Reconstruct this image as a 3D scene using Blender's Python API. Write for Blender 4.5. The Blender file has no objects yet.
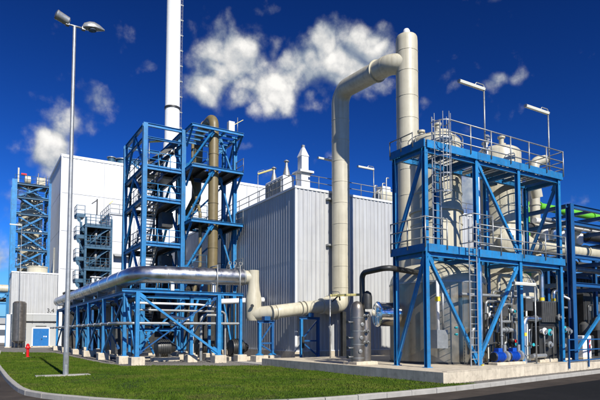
import bpy, bmesh, math, random
import numpy as np
from mathutils import Vector, Matrix
random.seed(7); rng = np.random.default_rng(7)
scene = bpy.context.scene
C = scene.collection
R = math.radians

# ------------------------------------------------------------------ camera
EYE = Vector((0, 0, 1.8)); YAW, PITCH, FPX, CYPX = R(31.2), R(3.4), 540.0, 301.3
cd = bpy.data.cameras.new('camera'); cam = bpy.data.objects.new('camera', cd); C.objects.link(cam)
cam.location = EYE
cam.rotation_euler = (R(90) + PITCH, 0, -YAW)
cd.sensor_width = 36; cd.lens = 36 * FPX / 600; cd.shift_y = (CYPX - 200) / 600
cd.clip_start = 0.1; cd.clip_end = 6000
scene.camera = cam
scene.cycles.diffuse_bounces = 2; scene.render.resolution_x = 1024; scene.render.resolution_y = 683

# ------------------------------------------------------------------ light: sky with clouds + sun
SUN_EL = R(38); sun_to = Vector((-0.045 * math.cos(SUN_EL), -0.993 * math.cos(SUN_EL), math.sin(SUN_EL))).normalized()
SUN_AZ = math.atan2(sun_to.x, sun_to.y)
world = bpy.data.worlds.new('World'); scene.world = world; world.use_nodes = True
wt = world.node_tree; wt.nodes.clear()

class G:                                              # tiny node-graph helper
    def __init__(s, t): s.t = t
    def n(s, typ, **kw):
        d = s.t.nodes.new(typ)
        for k, v in kw.items(): setattr(d, k, v)
        return d
    def l(s, a, b): s.t.links.new(a, b)
    def put(s, sock, v):
        if isinstance(v, bpy.types.NodeSocket): s.l(v, sock)
        else: sock.default_value = v
    def m(s, op, a, b=0.0, c=None, clamp=False):
        d = s.n('ShaderNodeMath', operation=op, use_clamp=clamp)
        s.put(d.inputs[0], a); s.put(d.inputs[1], b)
        if c is not None: s.put(d.inputs[2], c)
        return d.outputs[0]
    def vm(s, op, a, b):
        d = s.n('ShaderNodeVectorMath', operation=op); s.put(d.inputs[0], a); s.put(d.inputs[1], b)
        return d.outputs['Value'] if op == 'DOT_PRODUCT' else d.outputs[0]
    def noise(s, vec, scale, detail=4, rough=.55, dist=0.0):
        d = s.n('ShaderNodeTexNoise'); s.put(d.inputs['Vector'], vec)
        d.inputs['Scale'].default_value = scale; d.inputs['Detail'].default_value = detail
        d.inputs['Roughness'].default_value = rough; d.inputs['Distortion'].default_value = dist
        return d.outputs['Fac']
    def ramp(s, fac, stops, interp='LINEAR'):
        d = s.n('ShaderNodeValToRGB'); s.put(d.inputs[0], fac); cr = d.color_ramp; cr.interpolation = interp
        while len(cr.elements) < len(stops): cr.elements.new(.5)
        for e, (p, c) in zip(cr.elements, stops): e.position = p; e.color = (*c, 1) if len(c) == 3 else c
        return d.outputs[0]
    def mix(s, fac, a, b, blend='MIX'):
        d = s.n('ShaderNodeMix', data_type='RGBA', blend_type=blend)
        s.put(d.inputs[0], fac); s.put(d.inputs[6], a); s.put(d.inputs[7], b)
        return d.outputs[2]
    def rng(s, v, a, b, c=0., d=1., smooth=False):
        q = s.n('ShaderNodeMapRange', interpolation_type='SMOOTHSTEP' if smooth else 'LINEAR')
        s.put(q.inputs[0], v)
        for i, x in enumerate((a, b, c, d)): q.inputs[i + 1].default_value = x
        return q.outputs[0]

def view_dir(px, py):
    fw = Vector((math.sin(YAW) * math.cos(PITCH), math.cos(YAW) * math.cos(PITCH), math.sin(PITCH)))
    r = fw.cross(Vector((0, 0, 1))).normalized(); u = r.cross(fw)
    return (fw + r * ((px - 300) / FPX) - u * ((py - CYPX) / FPX)).normalized()

def make_world():
    g = G(wt)
    sky = g.n('ShaderNodeTexSky', sky_type='NISHITA', sun_disc=False, sun_elevation=SUN_EL, sun_rotation=SUN_AZ,
              air_density=1.0, dust_density=0.25, ozone_density=2.5, altitude=300)
    sc = g.vm('SCALE', sky.outputs[0], (0, 0, 0)); sc.node.inputs[3].default_value = 0.10
    gam = g.n('ShaderNodeGamma'); g.l(sc, gam.inputs[0]); gam.inputs[1].default_value = 1.92
    deep = g.mix(1.0, gam.outputs[0], (.26, .74, 1.36, 1), 'MULTIPLY')     # polarised, deep blue sky
    tc = g.n('ShaderNodeTexCoord').outputs['Generated']
    d = g.vm('NORMALIZE', tc, (0, 0, 0))
    sz = g.n('ShaderNodeSeparateXYZ'); g.l(d, sz.inputs[0])
    deep = g.mix(g.rng(sz.outputs[2], -.02, .17, .8, 0, True), deep, (.20, .38, .66, 1))   # paler towards the horizon all round
    # cumulus banks where the photograph has them, as directions in the sky: (centre, angular half sizes, weight)
    blobs = [(208, 84, 22, 24, 1.05), (234, 60, 34, 30, 1.2), (268, 82, 40, 28, 1.2), (302, 66, 38, 26, 1.25), (328, 40, 20, 20, 1.25),
             (345, 62, 40, 30, 1.35), (376, 46, 24, 20, 1.1), (372, 86, 30, 14, .65), (240, 102, 36, 10, .6), (300, 108, 40, 10, .5),
             (54, 154, 15, 24, 1.5), (70, 120, 20, 22, .9), (92, 98, 22, 15, .78), (58, 136, 18, 18, 1.1), (36, 140, 12, 10, .55),
             (150, 66, 12, 7, .5), (266, 12, 26, 7, .5), (503, 79, 32, 6, .62), (470, 197, 18, 18, 1.3), (248, 147, 34, 6, .45),
             (8, 262, 40, 12, .7), (372, 100, 14, 7, .45)]
    best = None
    for px, py, wx, wy, wgt in blobs:
        c = view_dir(px, py); r = c.cross(Vector((0, 0, 1))).normalized(); u = r.cross(c)
        k = FPX / (1 + ((px - 300) / FPX) ** 2) ** .5
        a = g.m('MULTIPLY', g.vm('DOT_PRODUCT', d, tuple(r)), k / wx); b = g.m('MULTIPLY', g.vm('DOT_PRODUCT', d, tuple(u)), k / wy)
        q = g.m('ADD', g.m('MULTIPLY', a, a), g.m('MULTIPLY', b, b))
        front = g.m('GREATER_THAN', g.vm('DOT_PRODUCT', d, tuple(c)), 0.0)
        v = g.m('MULTIPLY', g.m('MULTIPLY', g.m('POWER', 2.718, g.m('MULTIPLY', q, -.8)), wgt), front)
        best = v if best is None else g.m('SMOOTH_MAX', best, v, .15)
    # the same kind of scattered cloud over the rest of the sky
    sep = g.n('ShaderNodeSeparateXYZ'); g.l(d, sep.inputs[0])
    behind = g.rng(g.vm('DOT_PRODUCT', d, tuple(view_dir(300, 140))), .55, .80, 1, 0)
    wide = g.m('MULTIPLY', g.rng(g.noise(d, 2.6, 2), .52, .72, 0, .45), behind)
    band = g.m('MULTIPLY', g.rng(sep.outputs[2], .0, .12), 1.0)
    best = g.m('MAXIMUM', best, g.m('MULTIPLY', wide, band))
    def billow(vec, scale):
        return g.m('ABSOLUTE', g.m('SUBTRACT', g.m('MULTIPLY', g.noise(vec, scale, 0, .5), 2.0), 1.0))
    def dens(vec, detail=11):
        f = g.m('ADD', g.m('MULTIPLY', g.noise(vec, 9.0, 2, .5), .40), g.m('MULTIPLY', g.noise(vec, 26.0, detail, .60, .0), .45))
        f = g.m('ADD', f, g.m('MULTIPLY', billow(vec, 17.0), .28))
        f = g.m('ADD', f, g.m('MULTIPLY', billow(g.vm('ADD', vec, (3.1, 1.7, .4)), 37.0), .14))
        f = g.m('ADD', f, .02)
        return g.m('ADD', g.m('MULTIPLY', best, .84), g.m('MULTIPLY', g.m('SUBTRACT', f, .603), 2.15))
    D = dens(d)
    D2 = dens(g.vm('ADD', d, tuple(Vector((.012, -.004, .030)))), 4)
    D3 = dens(g.vm('ADD', d, tuple(Vector((.004, -.002, .010)))), 8)
    alpha = g.rng(D, .16, .86, 0, 1, True)
    lit = g.rng(g.m('SUBTRACT', D, D2), -.35, .40, 0, 1)
    edge = g.rng(g.m('SUBTRACT', D, D3), -.25, .30, 0, 1)
    core = g.rng(D, .30, 1.15, 0, 1)
    shade = g.m('ADD', g.m('ADD', g.m('MULTIPLY', lit, .42), g.m('MULTIPLY', edge, .26)), g.m('MULTIPLY', core, .40), clamp=True)
    col = g.ramp(shade, [(.10, (.15, .20, .29)), (.40, (.32, .36, .41)), (.72, (.60, .60, .59)), (1, (.86, .84, .80))])
    fin = g.mix(g.m('MULTIPLY', alpha, .96), deep, col)
    ten = g.vm('SCALE', fin, (0, 0, 0)); ten.node.inputs[3].default_value = 10.0
    bg = g.n('ShaderNodeBackground'); g.l(ten, bg.inputs[0]); bg.inputs[1].default_value = 0.10
    out = g.n('ShaderNodeOutputWorld'); g.l(bg.outputs[0], out.inputs[0])
make_world()

sl = bpy.data.lights.new('sun', 'SUN'); so = bpy.data.objects.new('sun', sl); C.objects.link(so)
sl.energy = 5.0; sl.angle = R(0.5); sl.color = (1.0, 0.955, 0.87)
so.rotation_euler = (-sun_to).to_track_quat('-Z', 'Y').to_euler(); so.location = (30, -40, 60)
vs = scene.view_settings
vs.view_transform = 'Standard'; vs.look = 'None'; vs.exposure = 0.30; vs.gamma = 1.0
vs.use_curve_mapping = False

# ------------------------------------------------------------------ materials
MAT = {}
def mat(name, col, rough=.5, metal=0., var=.12, scale=1.5, dirt=None, dirt_amt=0., streak=0., bump=0., bscale=40., spec=.5, coat=0., emit=0., rand=.0):
    m = bpy.data.materials.new(name); m.use_nodes = True; t = m.node_tree; g = G(t)
    b = t.nodes['Principled BSDF']
    co = g.n('ShaderNodeTexCoord').outputs['Object']
    n1 = g.noise(co, scale, 5, .6)
    dark = tuple(max(0, c * (1 - var)) for c in col); lite = tuple(min(1, c * (1 + var)) for c in col)
    c = g.ramp(n1, [(.3, dark), (.7, lite)])
    if streak:
        mp = g.n('ShaderNodeMapping'); g.l(co, mp.inputs[0]); mp.inputs['Scale'].default_value = (3.2, 3.2, .10)
        s = g.rng(g.noise(mp.outputs[0], 1.6, 6, .65), .45, .75, 0, streak)
        c = g.mix(s, c, (*(dirt or (.2, .17, .12)), 1))
    if dirt_amt:
        s = g.rng(g.noise(co, scale * 2.3, 8, .7), .5, .75, 0, dirt_amt)
        c = g.mix(s, c, (*(dirt or (.2, .17, .12)), 1))
    if rand:
        oi = g.n('ShaderNodeObjectInfo'); k = g.rng(oi.outputs['Random'], 0, 1, 1 - rand, 1 + rand)
        sc = g.vm('SCALE', c, (0, 0, 0)); g.l(k, sc.node.inputs[3]); c = sc
    g.l(c, b.inputs['Base Color'])
    r = g.rng(g.noise(co, scale * 3, 4), .3, .7, max(.02, rough - .1), min(1, rough + .1)); g.l(r, b.inputs['Roughness'])
    b.inputs['Metallic'].default_value = metal
    b.inputs['Specular IOR Level'].default_value = spec
    if coat: b.inputs['Coat Weight'].default_value = coat
    if bump:
        bp = g.n('ShaderNodeBump'); bp.inputs['Strength'].default_value = bump; bp.inputs['Distance'].default_value = .02
        g.l(g.noise(co, bscale, 6, .6), bp.inputs['Height']); g.l(bp.outputs[0], b.inputs['Normal'])
    MAT[name] = m
    return m
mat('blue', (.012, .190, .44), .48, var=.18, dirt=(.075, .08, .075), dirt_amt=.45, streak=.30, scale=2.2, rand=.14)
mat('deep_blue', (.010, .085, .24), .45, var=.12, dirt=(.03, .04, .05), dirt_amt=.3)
mat('teal_blue', (.030, .100, .170), .5, var=.15, dirt=(.05, .06, .07), dirt_amt=.3)
mat('door_blue', (.012, .14, .40), .4, var=.06)
mat('pump_blue', (.005, .07, .42), .35, var=.08)
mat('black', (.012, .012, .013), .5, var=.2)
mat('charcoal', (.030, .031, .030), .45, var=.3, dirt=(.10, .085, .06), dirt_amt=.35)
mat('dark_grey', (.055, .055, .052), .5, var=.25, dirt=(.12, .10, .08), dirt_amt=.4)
mat('grate', (.10, .105, .11), .6, metal=.4, var=.2)
mat('galv', (.36, .37, .36), .45, metal=.55, var=.15, scale=4)
mat('galv_dark', (.22, .225, .22), .5, metal=.5, var=.2, scale=4)
mat('cream', (.55, .51, .385), .40, var=.09, dirt=(.24, .20, .12), streak=.42, scale=.8, dirt_amt=.15)
mat('cream_dome', (.55, .51, .385), .35, var=.07, dirt=(.3, .25, .16), dirt_amt=.2)
mat('olive', (.190, .148, .068), .42, var=.15, dirt=(.10, .075, .03), streak=.4)
mat('clad_grey', (.50, .505, .495), .42, metal=.10, var=.06, scale=.5, dirt=(.18, .155, .12), streak=.38, rand=.035)
mat('clad_flash', (.66, .68, .68), .4, var=.05)
mat('clad_white', (.66, .67, .675), .45, var=.04, scale=.25, dirt=(.40, .37, .31), streak=.22, rand=.03)
mat('clad_pale', (.42, .43, .42), .5, var=.05, scale=.4, dirt=(.30, .28, .24), streak=.2)
mat('white', (.80, .80, .78), .45, var=.04)
mat('white_steel', (.74, .755, .77), .4, var=.05)
mat('stainless', (.30, .27, .215), .36, metal=.8, var=.10, scale=.8, dirt=(.19, .14, .08), streak=.5, bump=.02, bscale=2)
mat('chrome', (.80, .80, .80), .10, metal=1., var=.05)
mat('alu', (.64, .64, .63), .34, metal=1., var=.05, scale=.7, dirt=(.36, .33, .27), streak=.15)
mat('silo', (.21, .19, .165), .38, metal=.7, var=.2, dirt=(.12, .09, .07), streak=.4)
mat('concrete', (.58, .51, .39), .8, var=.14, scale=1.8, dirt=(.24, .20, .145), dirt_amt=.65, streak=.45, bump=.25, bscale=60, spec=.2)
mat('kerb_stone', (.36, .345, .31), .85, var=.12, scale=3, dirt=(.24, .22, .18), dirt_amt=.4, bump=.25, bscale=50, spec=.2)
mat('lime', (.13, .47, .03), .4, var=.06)
mat('yellow', (.78, .58, .03), .45, var=.06)
mat('amber_tube', (.70, .62, .25), .35, var=.05)
mat('tube_white', (.78, .77, .66), .35, var=.05)
mat('red', (.62, .012, .012), .35, var=.06)
mat('turquoise', (.03, .45, .50), .4, var=.06)
mat('glass_dark', (.10, .12, .15), .08, var=.05, spec=.8)
mat('bark', (.06, .045, .03), .9)
mat('tree_leaf', (.045, .075, .022), .7, var=.35, scale=1.2)

def mat_ground(name, cols, scale, rough=.9, bump=.4, bscale=80, fine=60., fine_amt=.5, big=.15, patch=None):
    m = bpy.data.materials.new(name); m.use_nodes = True; g = G(m.node_tree); b = m.node_tree.nodes['Principled BSDF']
    co = g.n('ShaderNodeTexCoord').outputs['Object']
    n = g.m('ADD', g.m('MULTIPLY', g.noise(co, scale, 6, .65), 1 - fine_amt), g.m('MULTIPLY', g.noise(co, fine, 3, .7), fine_amt))
    n = g.m('ADD', n, g.m('MULTIPLY', g.m('SUBTRACT', g.noise(co, big, 3), .5), .5))
    c = g.ramp(n, [(.32, cols[0]), (.5, cols[1]), (.68, cols[2])])
    if patch: c = g.mix(g.rng(g.noise(co, patch[1], 7, .65, .6), patch[2], patch[2] + .18, 0, patch[3]), c, (*patch[0], 1))
    g.l(c, b.inputs['Base Color'])
    b.inputs['Roughness'].default_value = rough; b.inputs['Specular IOR Level'].default_value = .2
    bp = g.n('ShaderNodeBump'); bp.inputs['Strength'].default_value = bump; bp.inputs['Distance'].default_value = .03
    g.l(g.noise(co, bscale, 4, .7), bp.inputs['Height']); g.l(bp.outputs[0], b.inputs['Normal'])
    MAT[name] = m
mat_ground('soil_grass', [(.022, .042, .005), (.036, .066, .007), (.06, .09, .013)], 1.2, fine=35, patch=((.085, .065, .03), .55, .52, .6))
mat_ground('blade', [(.030, .066, .004), (.062, .110, .006), (.120, .148, .018)], .8, fine=5, fine_amt=.4, bump=0, big=.3, patch=((.12, .095, .035), .55, .52, .6))
mat_ground('asphalt', [(.036, .028, .022), (.060, .048, .038), (.095, .078, .062)], 1.5, fine=90, bump=.5, bscale=120, patch=((.03, .026, .023), .35, .5, .7))
mat_ground('asphalt_shade', [(.004, .004, .004), (.007, .007, .007), (.014, .013, .013)], 1.5, fine=120, bump=.4, bscale=140, rough=.85)  # road colour with the shadow painted in, nearly black
mat_ground('gravel', [(.085, .080, .072), (.17, .16, .145), (.30, .28, .25)], 2.0, fine=30, fine_amt=.7, bump=.8, bscale=35)
mat_ground('paving', [(.12, .11, .10), (.17, .16, .145), (.24, .225, .20)], .9, fine=20, bump=.3)
mat_ground('field', [(.085, .085, .022), (.13, .125, .04), (.19, .165, .065)], .05, fine=1.5, bump=.2, bscale=3, big=.01)

# ------------------------------------------------------------------ mesh building
def V(*a): return Vector(a)
class MB:
    def __init__(s): s.v = []; s.f = []; s.sm = []
    def add(s, vs, fs, smooth=False):
        o = len(s.v); s.v += [tuple(x) for x in vs]
        s.f += [tuple(i + o for i in q) for q in fs]; s.sm += [smooth] * len(fs); return s
    def box(s, a, b):
        x0, y0, z0 = a; x1, y1, z1 = b
        return s.add([(x0, y0, z0), (x1, y0, z0), (x1, y1, z0), (x0, y1, z0), (x0, y0, z1), (x1, y0, z1), (x1, y1, z1), (x0, y1, z1)],
                     [(0, 3, 2, 1), (4, 5, 6, 7), (0, 1, 5, 4), (1, 2, 6, 5), (2, 3, 7, 6), (3, 0, 4, 7)])
    def cbox(s, a, b, c=.03):                         # chamfered top edges
        x0, y0, z0 = a; x1, y1, z1 = b
        vs = []
        for z, k in ((z0, 0), (z1 - c, 0), (z1, c)):
            vs += [(x0 + k, y0 + k, z), (x1 - k, y0 + k, z), (x1 - k, y1 - k, z), (x0 + k, y1 - k, z)]
        fs = [(0, 3, 2, 1), (8, 9, 10, 11)]
        for L in (0, 4):
            for i in range(4): j = (i + 1) % 4; fs.append((L + i, L + j, L + 4 + j, L + 4 + i))
        return s.add(vs, fs)
    def frame(s, p0, p1, up=None):
        p0, p1 = Vector(p0), Vector(p1); d = (p1 - p0).normalized()
        u = Vector(up) if up else (Vector((0, 0, 1)) if abs(d.z) < .95 else Vector((0, 1, 0)))
        r = d.cross(u).normalized(); u = r.cross(d).normalized()
        return p0, p1, d, r, u
    def extr(s, p0, p1, prof, up=None, smooth=False):
        p0, p1, d, r, u = s.frame(p0, p1, up); n = len(prof)
        vs = [p + r * a + u * b for p in (p0, p1) for a, b in prof]
        fs = [(i, (i + 1) % n, n + (i + 1) % n, n + i) for i in range(n)] + [tuple(range(n - 1, -1, -1)), tuple(range(n, 2 * n))]
        return s.add(vs, fs, smooth)
    def bar(s, p0, p1, w, h=None, up=None):
        h = h or w; return s.extr(p0, p1, [(-w / 2, -h / 2), (w / 2, -h / 2), (w / 2, h / 2), (-w / 2, h / 2)], up)
    def hsec(s, p0, p1, w, h=None, t=.1, up=None):    # rolled H section
        h = h or w; t = t * w; a, b = w / 2, h / 2; k = t * .45
        return s.extr(p0, p1, [(-a, -b), (a, -b), (a, -b + t), (k, -b + t), (k, b - t), (a, b - t), (a, b), (-a, b), (-a, b - t), (-k, b - t), (-k, -b + t), (-a, -b + t)], up)
    def tube(s, p0, p1, r, n=8, r1=None, cap=True):
        p0, p1, d, rr, u = s.frame(p0, p1); r1 = r if r1 is None else r1
        vs = []
        for p, q in ((p0, r), (p1, r1)): vs += [p + rr * (q * math.cos(2 * math.pi * i / n)) + u * (q * math.sin(2 * math.pi * i / n)) for i in range(n)]
        s.add(vs, [(i, (i + 1) % n, n + (i + 1) % n, n + i) for i in range(n)], True)
        if cap: s.add(vs, [tuple(range(n - 1, -1, -1)), tuple(range(n, 2 * n))])
        return s
    def path(s, pts, bend, seg=7):
        pts = [Vector(p) for p in pts]; out = [pts[0]]
        for i in range(1, len(pts) - 1):
            a, b, c = pts[i - 1], pts[i], pts[i + 1]; d0 = (b - a).normalized(); d1 = (c - b).normalized()
            th = d0.angle(d1)
            if th < .02: out.append(b); continue
            tl = min(bend * math.tan(th / 2), (b - a).length * .49, (c - b).length * .49); r = tl / math.tan(th / 2)
            st = b - d0 * tl; nrm = (d1 - d0 * d0.dot(d1)).normalized(); cen = st + nrm * r
            for k in range(seg + 1):
                q = th * k / seg; out.append(cen - nrm * (r * math.cos(q)) + d0 * (r * math.sin(q)))
        out.append(pts[-1]); return out
    def pipe(s, pts, r, bend=None, n=14, seg=7, cap=True):
        ps = s.path(pts, bend if bend is not None else r * 2.2, seg); prev = None; vs = []; r = r if isinstance(r, (list, tuple)) else [r] * len(ps)
        for i, p in enumerate(ps):
            d = (ps[min(i + 1, len(ps) - 1)] - ps[max(i - 1, 0)]).normalized()
            if prev is None:
                u = Vector((0, 0, 1)) if abs(d.z) < .9 else Vector((0, 1, 0)); a = d.cross(u).normalized()
            else: a = (prev - d * prev.dot(d)).normalized()
            prev = a; b = d.cross(a)
            vs += [p + (a * math.cos(2 * math.pi * k / n) + b * math.sin(2 * math.pi * k / n)) * r[min(i, len(r) - 1)] for k in range(n)]
        L = len(ps)
        s.add(vs, [(j * n + i, j * n + (i + 1) % n, (j + 1) * n + (i + 1) % n, (j + 1) * n + i) for j in range(L - 1) for i in range(n)], True)
        if cap: s.add(vs[:n] + vs[-n:], [tuple(range(n - 1, -1, -1)), tuple(range(n, 2 * n))])
        return s
    def lathe(s, base, prof, axis=(0, 0, 1), n=28, flat=False):
        base = Vector(base); ax = Vector(axis).normalized(); u = Vector((0, 0, 1)) if abs(ax.z) < .9 else Vector((1, 0, 0))
        a = ax.cross(u).normalized(); b = ax.cross(a)
        L = len(prof); vs = [base + ax * z + (a * math.cos(2 * math.pi * k / n) + b * math.sin(2 * math.pi * k / n)) * r for r, z in prof for k in range(n)]
        fl = -1
        for j in range(L - 1):
            (r0, z0), (r1, z1) = prof[j], prof[j + 1]
            s.add([vs[j * n + k] for k in range(n)] + [vs[(j + 1) * n + k] for k in range(n)],
                  [(k, (k + 1) % n, n + (k + 1) % n, n + k) for k in range(n)], not flat)
        if prof[0][0] > .001: s.add(vs[:n], [tuple(range(n - 1, -1, -1))])
        if prof[-1][0] > .001: s.add(vs[-n:], [tuple(range(n))])
        return s
    def poly(s, pts, z0, z1):                          # prism from plan polygon
        n = len(pts)
        s.add([(x, y, z0) for x, y in pts] + [(x, y, z1) for x, y in pts],
              [tuple(range(n - 1, -1, -1)), tuple(range(n, 2 * n))] + [(i, (i + 1) % n, n + (i + 1) % n, n + i) for i in range(n)]); return s
    def build(s, name, m, parent=None, origin=None, weld=False):
        o0 = Vector(origin) if origin is not None else (parent.get('_o') and Vector(parent['_o']) if parent is not None else Vector((0, 0, 0)))
        me = bpy.data.meshes.new(name)
        me.from_pydata([(x - o0[0], y - o0[1], z - o0[2]) for x, y, z in s.v], [], s.f)
        me.polygons.foreach_set('use_smooth', s.sm)
        bm = bmesh.new(); bm.from_mesh(me)
        if True in s.sm: bmesh.ops.remove_doubles(bm, verts=bm.verts, dist=1e-5)
        bmesh.ops.recalc_face_normals(bm, faces=bm.faces)
        for e in bm.edges:
            if len(e.link_faces) == 2 and e.calc_face_angle(0) > .62: e.smooth = False
        bm.to_mesh(me); bm.free()
        me.materials.append(MAT[m])
        o = bpy.data.objects.new(name, me); C.objects.link(o)
        if parent is not None: o.parent = parent
        else: o.location = o0
        o['_o'] = tuple(o0)
        return o

def tag(o, label=None, cat=None, group=None, kind=None):
    if label: o['label'] = label
    if cat: o['category'] = cat
    if group: o['group'] = group
    if kind: o['kind'] = kind
    return o
def thing(name, loc, label, cat, group=None):
    o = bpy.data.objects.new(name, None); C.objects.link(o); o.location = loc; o['_o'] = tuple(loc); o.empty_display_size = .3
    return tag(o, label, cat, group)
def part(name, m, parent, fn):
    b = MB(); fn(b); return b.build(name, m, parent)

# steelwork parts -----------------------------------------------------------
def column(par, x, y, z0, z1, w, m='blue', foot=None):
    o = MB().hsec((x, y, z0), (x, y, z1), w, w, .12, up=(0, 1, 0)).build('column', m, par)
    MB().box((x - w * .8, y - w * .8, z0), (x + w * .8, y + w * .8, z0 + .03)).build('base_plate', m, o)
    return o
def beam(par, p0, p1, w, h=None, m='blue', name='beam', box=False):
    b = MB()
    (b.bar if box else b.hsec)(p0, p1, w, h or w) if box else b.hsec(p0, p1, w, h or w, .12)
    return b.build(name, m, par)
def brace(par, p0, p1, w=.12, m='blue'):
    b = MB().bar(p0, p1, w); a, c = Vector(p0), Vector(p1); d = (c - a).normalized(); k = w * 2.6
    flat_y = abs(a.y - c.y) < abs(a.x - c.x); up = (0, 1, 0) if flat_y else (1, 0, 0)
    for q, e in ((a, d), (c, -d)): b.bar(q + e * .02, q + e * (.12 + k), k, .025, up=up)
    return b.build('brace', m, par)
def railing(par, pts, h=1.1, m='galv', spacing=1.5, r=.024, rails=(1.0, .52), toe=True):
    pts = [Vector(p) for p in pts]; b = MB()
    for a, c in zip(pts, pts[1:]):
        for k in rails: b.tube(a + V(0, 0, h * k), c + V(0, 0, h * k), r, 6)
        if toe: b.bar(a + V(0, 0, .06), c + V(0, 0, .06), .012, .10)
    o = b.build('railing', m, par); done = []
    for a, c in zip(pts, pts[1:]):
        n = max(1, round((c - a).length / spacing))
        for i in range(n + 1):
            p = a.lerp(c, i / n)
            if any((p - q).length < .05 for q in done): continue
            done.append(p); MB().tube(p - V(0, 0, .12), p + V(0, 0, h + r), r * 1.1, 6).build('post', m, o)
    return o
def ladder(par, p, z0, z1, side, out, m='galv', w=.5, cage=None, step=.3):
    p = Vector(p); side = Vector(side).normalized(); out = Vector(out).normalized(); b = MB()
    for s in (-1, 1): b.bar(p + side * (s * w / 2) + V(0, 0, z0), p + side * (s * w / 2) + V(0, 0, z1), .06, .025, up=out)
    o = b.build('ladder', m, par); z = z0 + step
    while z < z1 - .1:
        MB().tube(p - side * (w / 2) + V(0, 0, z), p + side * (w / 2) + V(0, 0, z), .016, 5).build('rung', m, o); z += step
    if cage:
        c0, c1 = cage; zz = c0; hoops = []
        def hoop(z): return [p + V(0, 0, z) + side * (-.38 * math.cos(t)) + out * (.05 + .70 * math.sin(t)) for t in [math.pi * i / 10 for i in range(11)]]
        while zz <= c1 + .01:
            bb = MB(); hp = hoop(zz)
            for a, c in zip(hp, hp[1:]): bb.bar(a, c, .012, .05)
            bb.build('cage_hoop', m, o); zz += .75
        for i in (1, 3, 5, 7, 9):
            MB().bar(hoop(c0)[i], hoop(c1)[i], .035, .012, up=out).build('cage_strip', m, o)
    return o
def deck(par, x0, x1, y0, y1, z, m='grate', fascia='blue', fh=.25, name='deck', bars=True):
    b = MB()
    if bars:
        b.box((x0, y0, z - .012), (x1, y1, z))
        n = int((x1 - x0) / .6)
        for i in range(1, n): x = x0 + (x1 - x0) * i / n; b.box((x - .03, y0, z - .16), (x + .03, y1, z - .012))
    o = b.build(name, m, par)
    if fascia:
        for p0, p1 in (((x0, y0), (x1, y0)), ((x0, y1), (x1, y1)), ((x0, y0 + .05), (x0, y1 - .05)), ((x1, y0 + .05), (x1, y1 - .05))):
            MB().hsec((*p0, z - fh / 2 - .015), (*p1, z - fh / 2 - .015), .10, fh, .2).build('edge_beam', fascia, par)
    return o
def stairs(par, p0, p1, width, side, m='galv_dark', mr='teal_blue'):
    p0, p1 = Vector(p0), Vector(p1); side = Vector(side).normalized(); b = MB()
    for s in (-1, 1): b.bar(p0 + side * s * width / 2, p1 + side * s * width / 2, .05, .24)
    o = b.build('stair', mr, par); n = max(3, round((p1.z - p0.z) / .22)); run = (p1 - p0); run.z = 0; rd = run.normalized()
    for i in range(1, n):
        c = p0.lerp(p1, i / n)
        MB().bar(c - side * (width / 2 - .03), c + side * (width / 2 - .03), .25, .04, up=(0, 0, 1)).build('tread', m, o)
    for s in (-1, 1):
        hb = MB()
        for h in (.55, 1.0): hb.tube(p0 + side * s * width / 2 + V(0, 0, h), p1 + side * s * width / 2 + V(0, 0, h), .022, 6)
        for i in range(4):
            c = p0.lerp(p1, i / 3) + side * s * width / 2; hb.tube(c, c + V(0, 0, 1.0), .022, 6)
        hb.build('handrail', m, o)
    return o
def flange(par, p, axis, r, m, t=.09, k=1.13):
    return MB().lathe(Vector(p) - Vector(axis).normalized() * t / 2, [(r * k, 0), (r * k, t)], axis, 22).build('flange', m, par)
def band(par, p, axis, r, m, t=.05, k=1.015, name='seam_band'):
    return MB().lathe(Vector(p) - Vector(axis).normalized() * t / 2, [(r * k, 0), (r * k, t)], axis, 28).build(name, m, par)
def tube_lamp(base, h, direction, length, label, group, m_post='galv', m_tube='tube_white', arm=.5, setback=.0):
    base = Vector(base); d = Vector(direction).normalized(); t = thing('tube_lamp', base, label, 'lamp', group)
    MB().tube(base, base + V(0, 0, h), .035, 8).build('post', m_post, t)
    MB().box(base + V(-.09, -.09, 0), base + V(.09, .09, .03)).build('base_plate', m_post, t)
    top = base + V(0, 0, h); a = top - d * setback
    MB().pipe([top - V(0, 0, .05), top + V(0, 0, .16), top + V(0, 0, .16) + d * arm, top - V(0, 0, .02) + d * (arm + .12)], .022, .08, 8, 4).build('arm', m_post, t)
    c = top - V(0, 0, .05)
    f = MB().extr(c, c + d * length, [(-.09, .03), (-.06, -.06), (.06, -.06), (.09, .03), (.05, .075), (-.05, .075)]).build('luminaire', m_tube, t)
    for e in (c - d * .03, c + d * length): MB().extr(e, e + d * .03, [(-.095, .035), (-.06, -.065), (.06, -.065), (.095, .035), (.05, .08), (-.05, .08)]).build('end_cap', 'galv', f)
    return t
def corrugated(p0, p1, z0, z1, normal, pitch=.33, depth=.045, b=None):
    p0, p1 = Vector((*p0, 0)), Vector((*p1, 0)); nv = Vector((*normal, 0)); L = (p1 - p0).length; d = (p1 - p0) / L; n = max(1, round(L / pitch)); P = L / n
    xs = []
    for i in range(n): xs += [(i * P, 0), (i * P + P * .50, 0), (i * P + P * .60, depth), (i * P + P * .90, depth)]
    xs.append((L, 0)); b = b or MB(); k = len(xs)
    vs = [p0 + d * a + nv * h + V(0, 0, z) for z in (z0, z1) for a, h in xs]
    b.add(vs, [(i, i + 1, k + i + 1, k + i) for i in range(k - 1)]); return b

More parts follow.
